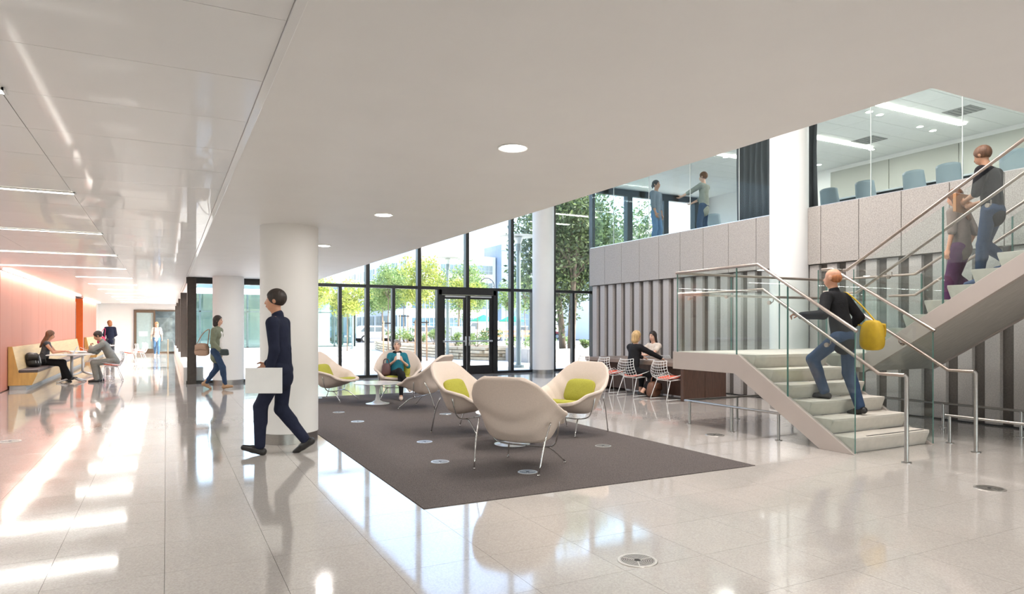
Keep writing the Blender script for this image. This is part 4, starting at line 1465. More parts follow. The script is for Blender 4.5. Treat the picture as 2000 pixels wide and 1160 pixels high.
tree(22.0, 28.5, 8.0, (2.6, 2.2, 3.0), 'second evergreen tree behind the large one, seen through the upstairs glazing', M_LEAFD, 8000, 0.10, 12, trunk_r=0.14, trunks=2, crown_z=5.0, clumps=40, name='evergreen_tree')
tree(26.0, 62.0, 8.5, (3.2, 2.4, 3.0), 'roadside tree in the distance behind the parked cars', M_LEAFG, 5000, 0.14, 13, trunk_r=0.14, crown_z=5.2, clumps=24, name='street_tree')
tree(18.5, 63.0, 6.5, (2.2, 2.0, 2.0), 'roadside tree in the distance left of the doors', M_LEAFG, 4000, 0.13, 14, trunk_r=0.12, crown_z=4.3, clumps=24, name='street_tree')


def shrub(x, y, z, r, h, label, m, seed):
    rnd = random.Random(seed)
    t = thing('shrub', label, 'shrub', (x, y, z), group='planting bed shrubs')
    pts, cl = crown_pts((0, 0, h * 0.55), (r, r, h * 0.5), 500, rnd, 8)
    fo = MB()
    leaves(fo, pts, 0.055, rnd)
    tag(fo.build('foliage', m, t), kind='stuff')
    sm_ = MB()
    for q in cl[:5]:
        sm_.tube([(0, 0, -0.02), q], [0.012, 0.006], 5)
    sm_.build('stems', M_BARK, t)


k = 0
names = ['at the far left end of the bed', 'second from the left end of the bed', 'third from the left end of the bed', 'in the middle of the bed', 'just right of the bed middle',
         'behind the left door leaf', 'behind the door meeting stiles', 'behind the right door leaf', 'at the right end of the bed']
for k in range(9):
    yy = 42.0 - k * 1.75
    shrub(13.0 + 0.2 * math.sin(k * 2.1) + max(0, 31 - yy) * 0.2, yy, 0.5, 0.5 + 0.1 * (k % 3), 0.75 + 0.15 * ((k * 7) % 3), 'low leafy shrub in the stone planter, ' + names[k], M_LEAFG, 40 + k)
for k in range(6):
    shrub(16.6 + k * 1.5, 38.2, 0.0, 0.7, 0.95, 'clipped hedge shrub behind the lawn, ' + ['leftmost', 'second', 'third', 'fourth', 'fifth', 'rightmost'][k] + ' of the row', M_LEAFG, 60 + k)
for k in range(3):
    shrub(14.0 + k * 1.4 + (0.9 if k > 0 else 0), 24.55, 0.485, 0.45, 0.4, 'small shrub under the evergreen tree, ' + ['left', 'middle', 'right'][k] + ' one', M_LEAFG, 70 + k)

# ------------------------------------------------------------------ lamp posts, clock, signal
M_POLE = mat('sage_grey_pole', (0.26, 0.31, 0.30), 0.45, metal=0.3, var=0.06)
for (x, y, h, s, lab) in ((11.28, 21.35, 4.75, 1.25, 'thick grey lamp post close outside the glazing, right of the doors'), (11.28, 28.2, 4.6, 1.0, 'lamp post with flat disc head seen through the left door leaf'),
                          (11.14, 45.0, 4.6, 1.0, 'slim lamp post farther off near the glass pavilion')):
    t = thing('lamp_post', lab, 'lamp post', (x, y, 0), group='courtyard lamp posts')
    MB().lathe([(0.17 * s, 0), (0.17 * s, 0.09), (0.09 * s, 0.10), (0.085 * s, 0.12)], 20).build('base', M_POLE, t, auto=40)
    MB().lathe([(0.075 * s, 0.1), (0.062 * s, h - 0.55), (0.085 * s, h - 0.53), (0.085 * s, h - 0.30)], 20).build('pole', M_POLE, t, auto=40)
    MB().lathe([(0.07 * s, h - 0.30), (0.14 * s, h - 0.08), (0.10 * s, h - 0.05)], 20).build('lens', mat('lamp_lens', (0.75, 0.78, 0.76), 0.3), t, auto=40)
    MB().lathe([(0.52 * s, h - 0.03), (0.54 * s, h - 0.02), (0.10, h + 0.03)], 28).build('disc_head', mat('pale_disc', (0.60, 0.63, 0.62), 0.4), t, auto=40)
t = thing('street_clock', 'skeletal round clock on a post beyond the doors', 'clock', (21.6, 46.0, 0))
MB().tube([(0.62 * math.cos(a * math.pi / 16), 0, 4.55 + 0.62 * math.sin(a * math.pi / 16)) for a in range(32)], 0.035, 6, closed=True).build('ring', M_BTAB, t)
MB().tube([(0, 0, 0), (0, 0, 3.95)], 0.07, 10).build('post', M_POLE, t)
MB().tube([(0, 0, 4.55), (0.0, 0, 5.0)], 0.02, 6).build('hand', M_BTAB, t)
MB().tube([(0, 0, 4.55), (0.28, 0, 4.62)], 0.02, 6).build('hand', M_BTAB, t)
for a in range(12):
    MB().tube([(0.50 * math.cos(a * math.pi / 6), 0, 4.55 + 0.50 * math.sin(a * math.pi / 6)), (0.60 * math.cos(a * math.pi / 6), 0, 4.55 + 0.60 * math.sin(a * math.pi / 6))], 0.018, 5).build('hour_mark', M_BTAB, t)
t = thing('traffic_signal', 'dark traffic signal hanging from a mast arm right of the doors', 'traffic light', (36.2, 66.0, 0))
MB().tube([(0, 0, 0), (0, 0, 4.6), (-2.6, 0, 4.8)], 0.08, 8).build('mast', M_POLE, t)
MB().box(-2.2, -1.8, -0.15, 0.15, 3.7, 4.7).build('signal_head', M_BTAB, t, bevel=0.03)

# ------------------------------------------------------------------ vehicles
M_TYRE = mat('tyre_rubber', (0.03, 0.03, 0.03), 0.8)
M_CARGL = mat('car_window', (0.10, 0.14, 0.17), 0.1, var=0.05, spec=0.8)


def car(x, y, rz, col, label, van=False):
    t = thing('parked_van' if van else 'parked_car', label, 'van' if van else 'car', (x, y, -0.05), R(rz), group='parked vehicles on the street')
    mp_ = mat('car_paint_%s' % col[0], col[1], 0.25, coat=0.6, var=0.02)
    if van:
        side = [(-2.6, 0.35), (2.55, 0.35), (2.6, 0.9), (2.2, 1.25), (1.75, 2.05), (1.5, 2.2), (-2.5, 2.2), (-2.6, 2.0)]
        gls = [[(2.08, 1.28), (1.68, 1.98), (0.95, 1.98), (0.95, 1.28)]]
    else:
        side = [(-2.25, 0.40), (2.25, 0.38), (2.3, 0.75), (2.1, 0.92), (1.15, 1.02), (0.55, 1.55), (0.2, 1.65), (-1.5, 1.65), (-2.1, 1.15), (-2.3, 0.95)]
        gls = [[(0.98, 1.05), (0.5, 1.50), (-0.35, 1.53), (-0.35, 1.05)], [(-0.45, 1.05), (-0.45, 1.53), (-1.45, 1.53), (-1.85, 1.12), (-1.8, 1.05)]]
    MB().prism(side, 'y', -0.9, 0.9).build('body', mp_, t, bevel=0.07)
    for q in gls:
        for s in (-1, 1):
            MB().prism(q, 'y', s * 0.895, s * 0.912).build('side_window', M_CARGL, t)
    for wx in (-1.45, 1.45):
        for s in (-1, 1):
            w0 = MB().tube([(wx, s * 0.70, 0.36), (wx, s * 0.93, 0.36)], 0.36, 20).build('wheel', M_TYRE, t, auto=40)
            MB().tube([(wx, s * 0.93, 0.36), (wx, s * 0.945, 0.36)], 0.22, 16).build('hub', M_ALU, w0, auto=40)


WH, SI, BL, RD = ('white', (0.80, 0.80, 0.80)), ('silver', (0.55, 0.57, 0.60)), ('blue', (0.10, 0.17, 0.30)), ('red', (0.45, 0.06, 0.05))
car(18.8, 66.5, 4, WH, 'white parked car behind the planter, left of the woman with the phone')
car(24.3, 66.8, 0, SI, 'silver parked car seen above the seated woman')
car(31.2, 67.5, 180, WH, 'white delivery van seen through the right door leaf', True)
car(14.0, 70.0, 0, BL, 'dark blue parked car near the glass pavilion corner')
car(37.5, 69.0, 0, WH, 'white parked car right of the doors')
car(41.5, 72.0, 0, RD, 'dark red parked car farther right')
# green street umbrellas and orange barrier
for (x, y, lab) in ((29.3, 63.2, 'green market umbrella seen through the left door leaf'), (32.8, 63.6, 'green market umbrella nearest the door stiles')):
    t = thing('umbrella', lab, 'umbrella', (x, y, 0))
    MB().tube([(0, 0, -0.04), (0, 0, 2.5)], 0.03, 8).build('pole', M_ALU, t)
    MB().lathe([(1.5, 2.05), (1.48, 2.12), (0.05, 2.75)], 8).build('canopy', mat('green_canvas', (0.02, 0.30, 0.17), 0.7), t)
t = thing('barrier', 'orange and white street barrier rail right of the doors', 'barrier', (29.0, 56.0, 0))
for zz in (0.55, 0.95):
    MB().box(-3.2, 3.2, -0.03, 0.03, zz, zz + 0.2).build('board', mat('orange_board', (0.80, 0.25, 0.10), 0.6), t)
for xx in (-3, -1, 1, 3):
    MB().box(xx - 0.05, xx + 0.05, -0.05, 0.05, 0, 1.2).build('post', M_WHITE, t)
t = thing('utility_cabinet', 'grey utility cabinet behind the planter, seen through the left door leaf', 'cabinet', (16.7, 40.5, 0))
MB().box(-1.3, 1.3, -0.4, 0.4, 0, 1.5).build('body', mat('grey_cabinet', (0.22, 0.23, 0.25), 0.5), t, bevel=0.02)
for k in range(3):
    MB().box(-1.25 + k * 0.84, -0.47 + k * 0.84, -0.425, -0.40, 0.08, 1.42).build('door', MATS['grey_cabinet'], t, bevel=0.008)

# ------------------------------------------------------------------ glass pavilion across the courtyard
M_PGLASS = thin_glass('pavilion_glass', (0.62, 0.76, 0.74), refl=1.6)
pav = thing('glass_pavilion', 'low glass pavilion with dark mullions across the courtyard', 'building', (6.5, 50.5, 0))
MB().box(-7.5, 6.4, 0.0, 9.0, 3.75, 4.15).build('roof', M_WHITE, pav, bevel=0.02)
MB().box(-7.5, 6.2, 8.8, 9.0, 0, 3.75).build('back_wall', M_WHITE, pav)
for k in range(10):
    xx = -7.5 + k * 1.52
    MB().box(xx - 0.06, xx + 0.06, 0.0, 0.16, 0, 3.75).build('mullion', mat('teal_dark_frame', (0.05, 0.085, 0.085), 0.4), pav)
    if k < 9:
        MB().box(xx + 0.06, xx + 1.46, 0.05, 0.062, 0.08, 3.75).build('pane', M_PGLASS, pav)
MB().box(-7.5, 6.2, 0.0, 0.14, 2.5, 2.58).build('transom', MATS['teal_dark_frame'], pav)
MB().box(-7.5, 6.2, 0.0, 0.14, 0, 0.08).build('sill', MATS['teal_dark_frame'], pav)
for k in range(5):
    MB().box(6.1, 6.2, k * 1.9, k * 1.9 + 0.12, 0, 3.75).build('mullion', MATS['teal_dark_frame'], pav)
tag(MB().box(-0.9, 0.9, -0.5, 0.5, 0, 0.75).box(-0.9, 0.9, -0.5, -0.35, 0.75, 1.0).build('reception_desk', mat('pale_desk', (0.62, 0.60, 0.52), 0.6), loc=(8.6, 53.0, 0), bevel=0.02), 'pale reception desk inside the glass pavilion', 'desk')

# ------------------------------------------------------------------ office buildings across the street
M_OFF = mat('white_cladding', (0.78, 0.75, 0.71), 0.7, var=0.03, scale=0.3)
M_OFFB = mat('blue_grey_cladding', (0.26, 0.33, 0.42), 0.6, var=0.05, scale=0.3)
M_OWIN = mat('office_window', (0.09, 0.16, 0.19), 0.12, var=0.25, scale=0.4, spec=0.8)
M_OMUL = mat('office_mullion', (0.45, 0.52, 0.54), 0.5)
off = thing('office_building', 'large white office block with ribbon windows across the street', 'building', (37, 110, 0))
MB().box(0, 16.4, 0, 48, 0, 14.2).build('wall', M_OFF, off)
MB().box(1.5, 15, 2, 40, 14.2, 16.6).build('penthouse', MATS['white_cladding'], off)
for r_ in range(4):
    z0 = 1.6 + r_ * 3.15
    for c in range(3):
        x0 = 0.5 + c * 5.3
        wn = MB().box(x0, x0 + 4.6, -0.12, 0.05, z0, z0 + 1.5).build('window', M_OWIN, off)
        for q in range(1, 6):
            MB().box(x0 + q * 0.767 - 0.04, x0 + q * 0.767 + 0.04, -0.17, -0.12, z0, z0 + 1.5).build('window_bar', M_OMUL, wn)
        MB().box(x0, x0 + 4.6, -0.16, -0.12, z0 + 0.5, z0 + 0.56).build('window_bar', M_OMUL, wn)
    for c in range(9):
        y0 = 2 + c * 5.0
        wn = MB().box(-0.12, 0.05, y0, y0 + 3.4, z0, z0 + 2.0).build('window', M_OWIN, off)
        for q in (1, 2):
            MB().box(-0.17, -0.12, y0 + q * 1.13 - 0.05, y0 + q * 1.13 + 0.05, z0, z0 + 2.0).build('window_bar', M_OMUL, wn)
tw = thing('office_tower', 'blue-grey office tower joined to the right end of the white block', 'building', (53.6, 108, 0))
MB().box(0, 6.0, 0, 30, 0, 16.4).build('wall', M_OFFB, tw)
for r_ in range(5):
    MB().box(-0.05, 6.05, -0.06, 0, 2.9 + r_ * 3.1, 3.0 + r_ * 3.1).build('ledge', M_OMUL, tw)
o2 = thing('office_building', 'distant pale office building right of the tower, behind the evergreen tree', 'building', (62, 104, 0))
MB().box(0, 40, 0, 30, 0, 11).build('wall', M_OFF, o2)
for r_ in range(3):
    for c in range(6):
        MB().box(1 + c * 6.4, 6.2 + c * 6.4, -0.1, 0.05, 1.8 + r_ * 3.1, 3.6 + r_ * 3.1).build('window', M_OWIN, o2)
o3 = thing('office_building', 'low distant building left of the white block, beyond the pavilion', 'building', (2, 120, 0))
MB().box(-30, 27, 0, 20, 0, 10.5).build('wall', M_OFFB, o3)
for r_ in range(3):
    for c in range(9):
        MB().box(-29 + c * 6.2, -24.5 + c * 6.2, -0.1, 0.05, 1.6 + r_ * 3.1, 3.2 + r_ * 3.1).build('window', M_OWIN, o3)
# neighbouring wing seen through the upstairs windows
wn_ = thing('neighbour_wing', 'white wing of the building with dark windows seen through the upstairs glazing', 'building', (44.0, 58.0, 0))
MB().box(0, 16, 0, 14, 0, 12.5).build('wall', M_OFF, wn_)
for k in range(4):
    MB().box(0.4 + k * 4, 3.9 + k * 4, -0.08, 0.02, 6.0, 8.3).build('window', M_OWIN, wn_)
    MB().box(-0.08, 0.02, 0.5 + k * 3.4, 3.4 + k * 3.4, 6.0, 8.3).build('window', M_OWIN, wn_)
# ------------------------------------------------------------------ people: smooth implicit bodies meshed once
V = lambda *a: np.array(a, dtype=float)


def unit(v):
    n = np.linalg.norm(v)
    return v / n if n > 1e-9 else v


class SDF:
    def __init__(self, res):
        self.p = []
        self.res = res

    def cone(self, a, b, ra, rb, k=0.03, flat=None, op='u'):
        self.p.append(('c', V(*a), V(*b), ra, rb, k, flat, op))

    def ell(self, c, r, rot=None, k=0.03, op='u'):
        self.p.append(('e', V(*c), V(*r), rot if rot is not None else np.eye(3), None, k, None, op))

    def _d(self, q, P):
        if q[0] == 'e':
            _, c, r, rot = q[:4]
            L = (P - c) @ rot            # columns of rot: local axes
            k0 = np.sqrt(((L / r) ** 2).sum(-1))
            k1 = np.sqrt(((L / (r * r)) ** 2).sum(-1)) + 1e-9
            return k0 * (k0 - 1.0) / k1
        _, a, b, ra, rb, k, flat, op = q
        X = P - a
        s = 1.0
        ab = b - a
        if flat is not None:
            n, f = flat
            X = X + ((1.0 / f) - 1.0) * (X @ n)[..., None] * n
            ab = ab + ((1.0 / f) - 1.0) * (ab @ n) * n
            s = f if f < 1 else 1.0
        h = np.clip((X @ ab) / max(ab @ ab, 1e-9), 0, 1)
        d = np.sqrt(((X - h[..., None] * ab) ** 2).sum(-1)) - (ra + (rb - ra) * h)
        return d * (0.5 + 0.5 * s)

    def _bb(self, q):
        if q[0] == 'e':
            m = np.full(3, max(q[2]))
            return q[1] - m, q[1] + m
        m = max(q[3], q[4]) * (1.0 if q[6] is None else max(1.0, q[6][1]))
        return np.minimum(q[1], q[2]) - m, np.maximum(q[1], q[2]) + m

    def mesh(self):
        res = self.res
        us = [q for q in self.p if q[7] == 'u']
        lo = np.min([self._bb(q)[0] for q in us], 0) - 4 * res
        hi = np.max([self._bb(q)[1] for q in us], 0) + 4 * res
        n = np.ceil((hi - lo) / res).astype(int) + 1
        F = np.full(n, 0.15, dtype=np.float32)
        ax = [lo[i] + res * np.arange(n[i]) for i in range(3)]
        for q in self.p:
            a, b = self._bb(q)
            pad = q[5] * 1.2 + 3 * res
            i0 = np.maximum(0, np.floor((a - pad - lo) / res).astype(int))
            i1 = np.minimum(n, np.ceil((b + pad - lo) / res).astype(int) + 1)
            if (i1 <= i0).any():
                continue
            sl = tuple(slice(i0[i], i1[i]) for i in range(3))
            P = np.stack(np.meshgrid(*[ax[i][sl[i]] for i in range(3)], indexing='ij'), -1)
            d = self._d(q, P)
            f = F[sl]
            k = max(q[5], 1e-4)
            if q[7] == 'u':
                h = np.clip(0.5 + 0.5 * (f - d) / k, 0, 1)
                F[sl] = f + (d - f) * h - k * h * (1 - h)
            else:
                d = -d
                h = np.clip(0.5 - 0.5 * (f - d) / k, 0, 1)
                F[sl] = f + (d - f) * h + k * h * (1 - h)
        # surface nets
        ins = F < 0
        c = np.zeros(np.array(n) - 1, dtype=np.int8)
        for dx in (0, 1):
            for dy in (0, 1):
                for dz in (0, 1):
                    c += ins[dx:n[0] - 1 + dx, dy:n[1] - 1 + dy, dz:n[2] - 1 + dz]
        act = (c > 0) & (c < 8)
        idx = np.full(act.shape, -1, dtype=np.int64)
        cells = np.argwhere(act)
        idx[act] = np.arange(len(cells))
        acc = np.zeros((len(cells), 3))
        cnt = np.zeros(len(cells))
        I, J, K = cells.T
        for e0 in [(0, 0, 0), (0, 0, 1), (0, 1, 0), (0, 1, 1), (1, 0, 0), (1, 0, 1), (1, 1, 0), (1, 1, 1)]:
            for d in range(3):
                if e0[d]:
                    continue
                e1 = list(e0)
                e1[d] = 1
                fa = F[I + e0[0], J + e0[1], K + e0[2]]
                fb = F[I + e1[0], J + e1[1], K + e1[2]]
                m = (fa < 0) != (fb < 0)
                t = np.where(m, fa / np.where(fa - fb == 0, 1, fa - fb), 0)
                pt = np.tile(np.array(e0, float), (len(cells), 1))
                pt[:, d] += t
                acc[m] += pt[m]
                cnt[m] += 1
        verts = lo + res * (cells + acc / np.maximum(cnt, 1)[:, None])
        faces = []
        for d in range(3):
            u, v = (d + 1) % 3, (d + 2) % 3
            sa = [slice(1, n[i] - 1) for i in range(3)]
            sa[d] = slice(0, n[d] - 1)
            sb = list(sa)
            sb[d] = slice(1, n[d])
            A, B = ins[tuple(sa)], ins[tuple(sb)]
            for flip, M in ((0, A & ~B), (1, ~A & B)):
                e = np.argwhere(M)
                off = np.ones(3, int)
                off[d] = 0
                e = e + off
                q = []
                for (a, b) in ((0, 0), (1, 0), (1, 1), (0, 1)):
                    cc = e.copy()
                    cc[:, u] -= a
                    cc[:, v] -= b
                    q.append(idx[cc[:, 0], cc[:, 1], cc[:, 2]])
                q = np.stack(q, 1)
                if flip:
                    q = q[:, ::-1]
                faces.append(q)
        return verts, np.concatenate(faces)

    def obj(self, name, mats, parent, pick=None):
        v, f = self.mesh()
        me = bpy.data.meshes.new(name)
        me.vertices.add(len(v))
        me.vertices.foreach_set('co', v.astype(np.float32).ravel())
        me.loops.add(len(f) * 4)
        me.polygons.add(len(f))
        me.loops.foreach_set('vertex_index', f.astype(np.int32).ravel())
        me.polygons.foreach_set('loop_start', np.arange(0, len(f) * 4, 4, dtype=np.int32))
        me.polygons.foreach_set('use_smooth', np.ones(len(f), dtype=bool))
        for m in (mats if isinstance(mats, (list, tuple)) else [mats]):
            me.materials.append(m)
        if pick is not None:
            me.polygons.foreach_set('material_index', pick(v[f].mean(1)).astype(np.int32))
        me.update()
        me.validate()
        o = bpy.data.objects.new(name, me)
        COL.objects.link(o)
        o.parent = parent
        return o


def ik(a, t, l1, l2, pole):
    d = t - a
    L = np.linalg.norm(d)
    if L > (l1 + l2) * 0.999:
        t = a + d / L * (l1 + l2) * 0.999
        d = t - a
        L = np.linalg.norm(d)
    u = d / L
    x = (l1 * l1 - l2 * l2 + L * L) / (2 * L)
    h = math.sqrt(max(l1 * l1 - x * x, 0))
    p = V(*pole)
    p = p - u * (p @ u)
    return a + u * x + unit(p) * h, t


def rotm(ax, deg):
    a = R(deg)
    c, s = math.cos(a), math.sin(a)
    return {'x': np.array([[1, 0, 0], [0, c, -s], [0, s, c]]), 'y': np.array([[c, 0, s], [0, 1, 0], [-s, 0, c]]), 'z': np.array([[c, -s, 0], [s, c, 0], [0, 0, 1]])}[ax]


SKINS = {'light': mat('skin_light', (0.66, 0.40, 0.29), 0.5, var=0.05, scale=20, subs=0.1), 'warm': mat('skin_warm', (0.58, 0.30, 0.19), 0.5, var=0.05, scale=20, subs=0.1),
         'tan': mat('skin_tan', (0.42, 0.22, 0.13), 0.5, var=0.05, scale=20, subs=0.1)}
M_EYE = mat('dark_eye', (0.05, 0.035, 0.03), 0.3)
M_LIP = mat('lip', (0.46, 0.15, 0.12), 0.45)


def cloth(nm, c, rough=0.85):
    return mat(nm, c, rough, var=0.10, scale=14, bump=0.25, bscale=26, spec=0.2)


def person(label, loc, rz, H=1.75, female=False, skin='light', res=0.009, pelvis=None, lean=0, twist=0, side=0, head=(0, 0), wl=None, wr=None, el=(-0.3, -1, -0.3), er=(0.3, -1, -0.3),
           al=(-0.09, 0, 0.085), ar=(0.09, 0, 0.085), kl=(0, 1, 0.1), kr=(0, 1, 0.1), fl_=(0, 0), fr_=(0, 0), curl=(35, 35), palm_l=(1, 0, 0), palm_r=(-1, 0, 0), hdl=None, hdr=None,
           top=None, bottom=None, shoes=None, hair=None, extra=None, socks=None, group=None):
    s = H / 1.75
    root = thing('person', label, 'person', loc, R(rz), group=group)
    pel = V(*(pelvis or (0, 0, 0.96 * s)))
    T_ = rotm('z', twist) @ rotm('y', side) @ rotm('x', -lean)
    hipw = 0.092 * s
    up = T_ @ V(0, 0, 1)
    fw = T_ @ V(0, 1, 0)
    rt = T_ @ V(1, 0, 0)
    waist = pel + up * 0.16 * s
    chest = pel + up * 0.36 * s
    shc = pel + up * 0.495 * s
    shw = (0.165 if female else 0.185) * s
    nb = shc + up * 0.045 * s
    HR = rotm('z', head[0]) @ rotm('x', head[1])
    HR = T_ @ HR if lean < 45 else HR
    HR = rotm('z', twist) @ rotm('z', head[0]) @ rotm('x', -lean * 0.45 + head[1])
    hu, hf, hr = HR @ V(0, 0, 1), HR @ V(0, 1, 0), HR @ V(1, 0, 0)
    hc = nb + unit(up * 0.6 + hu) * 0.075 * s + hu * 0.105 * s + hf * 0.022 * s
    Ls = {}
    l1, l2 = 0.29 * s, 0.255 * s
    arms = {}
    for sd, w_, pole, cu, pn, hd in ((-1, wl, el, curl[0], palm_l, hdl), (1, wr, er, curl[1], palm_r, hdr)):
        sh = shc + rt * sd * shw - up * 0.02 * s
        if w_ is None:
            w_ = (sd * 0.26, 0.04, sh[2] - 0.50 * s)
        e, wri = ik(sh, V(*w_), l1, l2, pole)
        arms[sd] = (sh, e, wri, cu, V(*pn), hd)
    legs = {}
    t1, t2 = 0.43 * s, 0.425 * s
    for sd, a_, pole, ft in ((-1, al, kl, fl_), (1, ar, kr, fr_)):
        hp = pel + V(sd * hipw * math.cos(R(twist * 0.3)), 0, -0.03 * s)
        kn, an = ik(hp, V(*a_), t1, t2, pole)
        fd = rotm('z', ft[0]) @ rotm('x', ft[1]) @ V(0, 1, 0)
        legs[sd] = (hp, kn, an, fd)
    # ---------------- body
    B = SDF(res)
    B.cone(chest, waist, 0.135 * s, 0.112 * s, 0.06, flat=(fw, 0.68))
    B.cone(waist, pel, 0.112 * s, 0.140 * s, 0.06, flat=(fw, 0.78))
    B.cone(shc - rt * shw * 0.75, shc + rt * shw * 0.75, 0.055 * s, 0.055 * s, 0.05)
    B.cone(nb - up * 0.04 * s, hc - hu * 0.05 * s, 0.056 * s, 0.050 * s, 0.03)
    # head: cranium, jaw, nose, ears, brow
    B.ell(hc + hu * 0.025 * s - hf * 0.012 * s, V(0.076, 0.096, 0.092) * s, HR, 0.02)
    B.ell(hc - hu * 0.042 * s + hf * 0.028 * s, V(0.056, 0.064, 0.075) * s, HR, 0.03)
    B.cone(hc + hu * 0.012 * s + hf * 0.083 * s, hc - hu * 0.025 * s + hf * 0.103 * s, 0.008 * s, 0.012 * s, 0.014)
    for sd in (-1, 1):
        B.ell(hc - hu * 0.002 * s + hr * sd * 0.077 * s - hf * 0.008 * s, V(0.010, 0.020, 0.032) * s, HR, 0.01)
        B.ell(hc + hu * 0.012 * s + hr * sd * 0.032 * s + hf * 0.092 * s, V(0.017, 0.010, 0.010) * s, HR, 0.012, op='s')
    B.ell(hc - hu * 0.058 * s + hf * 0.090 * s, V(0.024, 0.010, 0.011) * s, HR, 0.012)
    for sd, (sh, e, wri, cu, pn, hd) in arms.items():
        kf = 0.9 if female else 1.0
        B.cone(sh, e, 0.052 * s * kf, 0.039 * s * kf, 0.025)
        B.cone(e, wri, 0.040 * s * kf, 0.026 * s * kf, 0.018)
        d = unit(V(*hd)) if hd is not None else unit(wri - e)
        pn = unit(pn - d * (pn @ d))
        sdv = np.cross(d, pn)                      # across the palm
        thumb = sdv if (sdv @ (V(0, 0, 1) * 0.6 + fw)) >= 0 else -sdv
        pc = wri + d * 0.048 * s
        M3 = np.stack([thumb, d, pn], 1)
        B.ell(pc, V(0.040, 0.052, 0.017) * s, M3, 0.014)
        for q, ln in ((-1.5, 0.062), (-0.5, 0.075), (0.5, 0.080), (1.5, 0.074)):
            b0 = pc + d * 0.040 * s + thumb * q * 0.0195 * s
            c1, c2 = R(cu * 0.8), R(cu * 2.0)
            m1 = b0 + (d * math.cos(c1) + pn * math.sin(c1)) * ln * 0.52 * s
            m2 = m1 + (d * math.cos(c2) + pn * math.sin(c2)) * ln * 0.52 * s
            B.cone(b0, m1, 0.0092 * s, 0.0085 * s, 0.005)
            B.cone(m1, m2, 0.0085 * s, 0.0072 * s, 0.004)
        tb = wri + d * 0.025 * s + thumb * 0.022 * s
        t1_ = tb + unit(d * 0.55 + thumb * 0.75 + pn * 0.35) * 0.045 * s
        t2_ = t1_ + unit(d * 0.85 + thumb * 0.25 + pn * (0.25 + cu / 90)) * 0.035 * s
        B.cone(tb, t1_, 0.0125 * s, 0.0105 * s, 0.008)
        B.cone(t1_, t2_, 0.0105 * s, 0.0085 * s, 0.004)
    for sd, (hp, kn, an, fd) in legs.items():
        B.cone(hp, kn, 0.080 * s, 0.054 * s, 0.04)
        B.cone(kn, kn + (an - kn) * 0.35 + V(0, -0.012, 0) * s, 0.053 * s, 0.055 * s, 0.03)
        B.cone(kn + (an - kn) * 0.35, an, 0.052 * s, 0.037 * s, 0.02)
        ud = unit(np.cross(np.cross(fd, V(0, 0, 1)), fd)) if abs(fd[2]) < 0.98 else V(0, 0, 1)
        fb = an - ud * 0.045 * s
        B.cone(fb - fd * 0.035 * s, fb + fd * 0.15 * s - ud * 0.008 * s, 0.036 * s, 0.026 * s, 0.02)
    eyes = [hc + hu * 0.013 * s + hr * sd * 0.031 * s + hf * 0.086 * s for sd in (-1, 1)]
    brow = [hc + hu * 0.034 * s + hr * sd * 0.031 * s + hf * 0.088 * s for sd in (-1, 1)]
    lips = hc - hu * 0.058 * s + hf * 0.098 * s

    def pick(c):
        m = np.zeros(len(c), int)
        for e in eyes:
            q = c - e
            m[((q @ hr) / 0.016) ** 2 + ((q @ hu) / 0.009) ** 2 + ((q @ hf) / 0.03) ** 2 < s * s] = 1
        for e in brow:
            q = c - e
            m[((q @ hr) / 0.022) ** 2 + ((q @ hu) / 0.006) ** 2 + ((q @ hf) / 0.03) ** 2 < s * s] = 1
        q = c - lips
        m[((q @ hr) / 0.024) ** 2 + ((q @ hu) / 0.009) ** 2 + ((q @ hf) / 0.03) ** 2 < s * s] = 2
        return m
    B.obj('body', [SKINS[skin], M_EYE, M_LIP], root, pick)
    J = dict(pel=pel, waist=waist, chest=chest, shc=shc, nb=nb, up=up, fw=fw, rt=rt, hc=hc, hu=hu, hf=hf, hr=hr, arms=arms, legs=legs, s=s, HR=HR, root=root)
    # ---------------- upper garment
    if top:
        tm_, sleeve, hem, bulk = top[:4]
        g = SDF(max(res, 0.010))
        b = 0.012 * bulk
        g.cone(chest + up * 0.03 * s, waist, 0.138 * s + b, 0.118 * s + b, 0.06, flat=(fw, 0.72))
        if female:
            for sd in (-1, 1):
                g.ell(chest + rt * sd * 0.062 * s + fw * 0.072 * s - up * 0.0 * s, V(0.06, 0.055, 0.062) * s, T_, 0.05)
        he = pel - V(0, 0, 1) * (hem - 0.0) * s if abs(lean) < 25 and pel[2] > 0.75 * s else pel - up * min(hem, 0.05) * s
        g.cone(waist, he, 0.118 * s + b, 0.140 * s + b, 0.06, flat=(fw, 0.80))
        g.cone(shc - rt * shw * 0.80 - up * 0.012 * s, shc + rt * shw * 0.80 - up * 0.012 * s, 0.058 * s + b * 0.6, 0.058 * s + b * 0.6, 0.05)
        if len(top) > 4 and top[4] == 'collar':
            g.cone(nb - up * 0.03 * s, nb + up * 0.028 * s, 0.066 * s, 0.062 * s, 0.02)
        for sd, (sh, e, wri, cu, pn, hd) in arms.items():
            if sleeve == 'none':
                g.cone(sh, sh + unit(e - sh) * 0.02, 0.056 * s, 0.05 * s, 0.03)
                continue
            f1 = {'short': 0.55, 'elbow': 1.0}.get(sleeve, 1.0)
            g.cone(sh, sh + (e - sh) * f1, 0.057 * s + b * 0.8, (0.057 - 0.013 * f1) * s + b * 0.8, 0.03)
            if sleeve in ('long', 'rolled'):
                f2 = 0.97 if sleeve == 'long' else 0.35
                g.cone(e, e + (wri - e) * f2, 0.045 * s + b * 0.8, (0.045 - 0.012 * f2) * s + b * 0.7, 0.02)
        g.obj({'collar': 'jacket'}.get(top[4] if len(top) > 4 else '', 'top'), tm_, root)
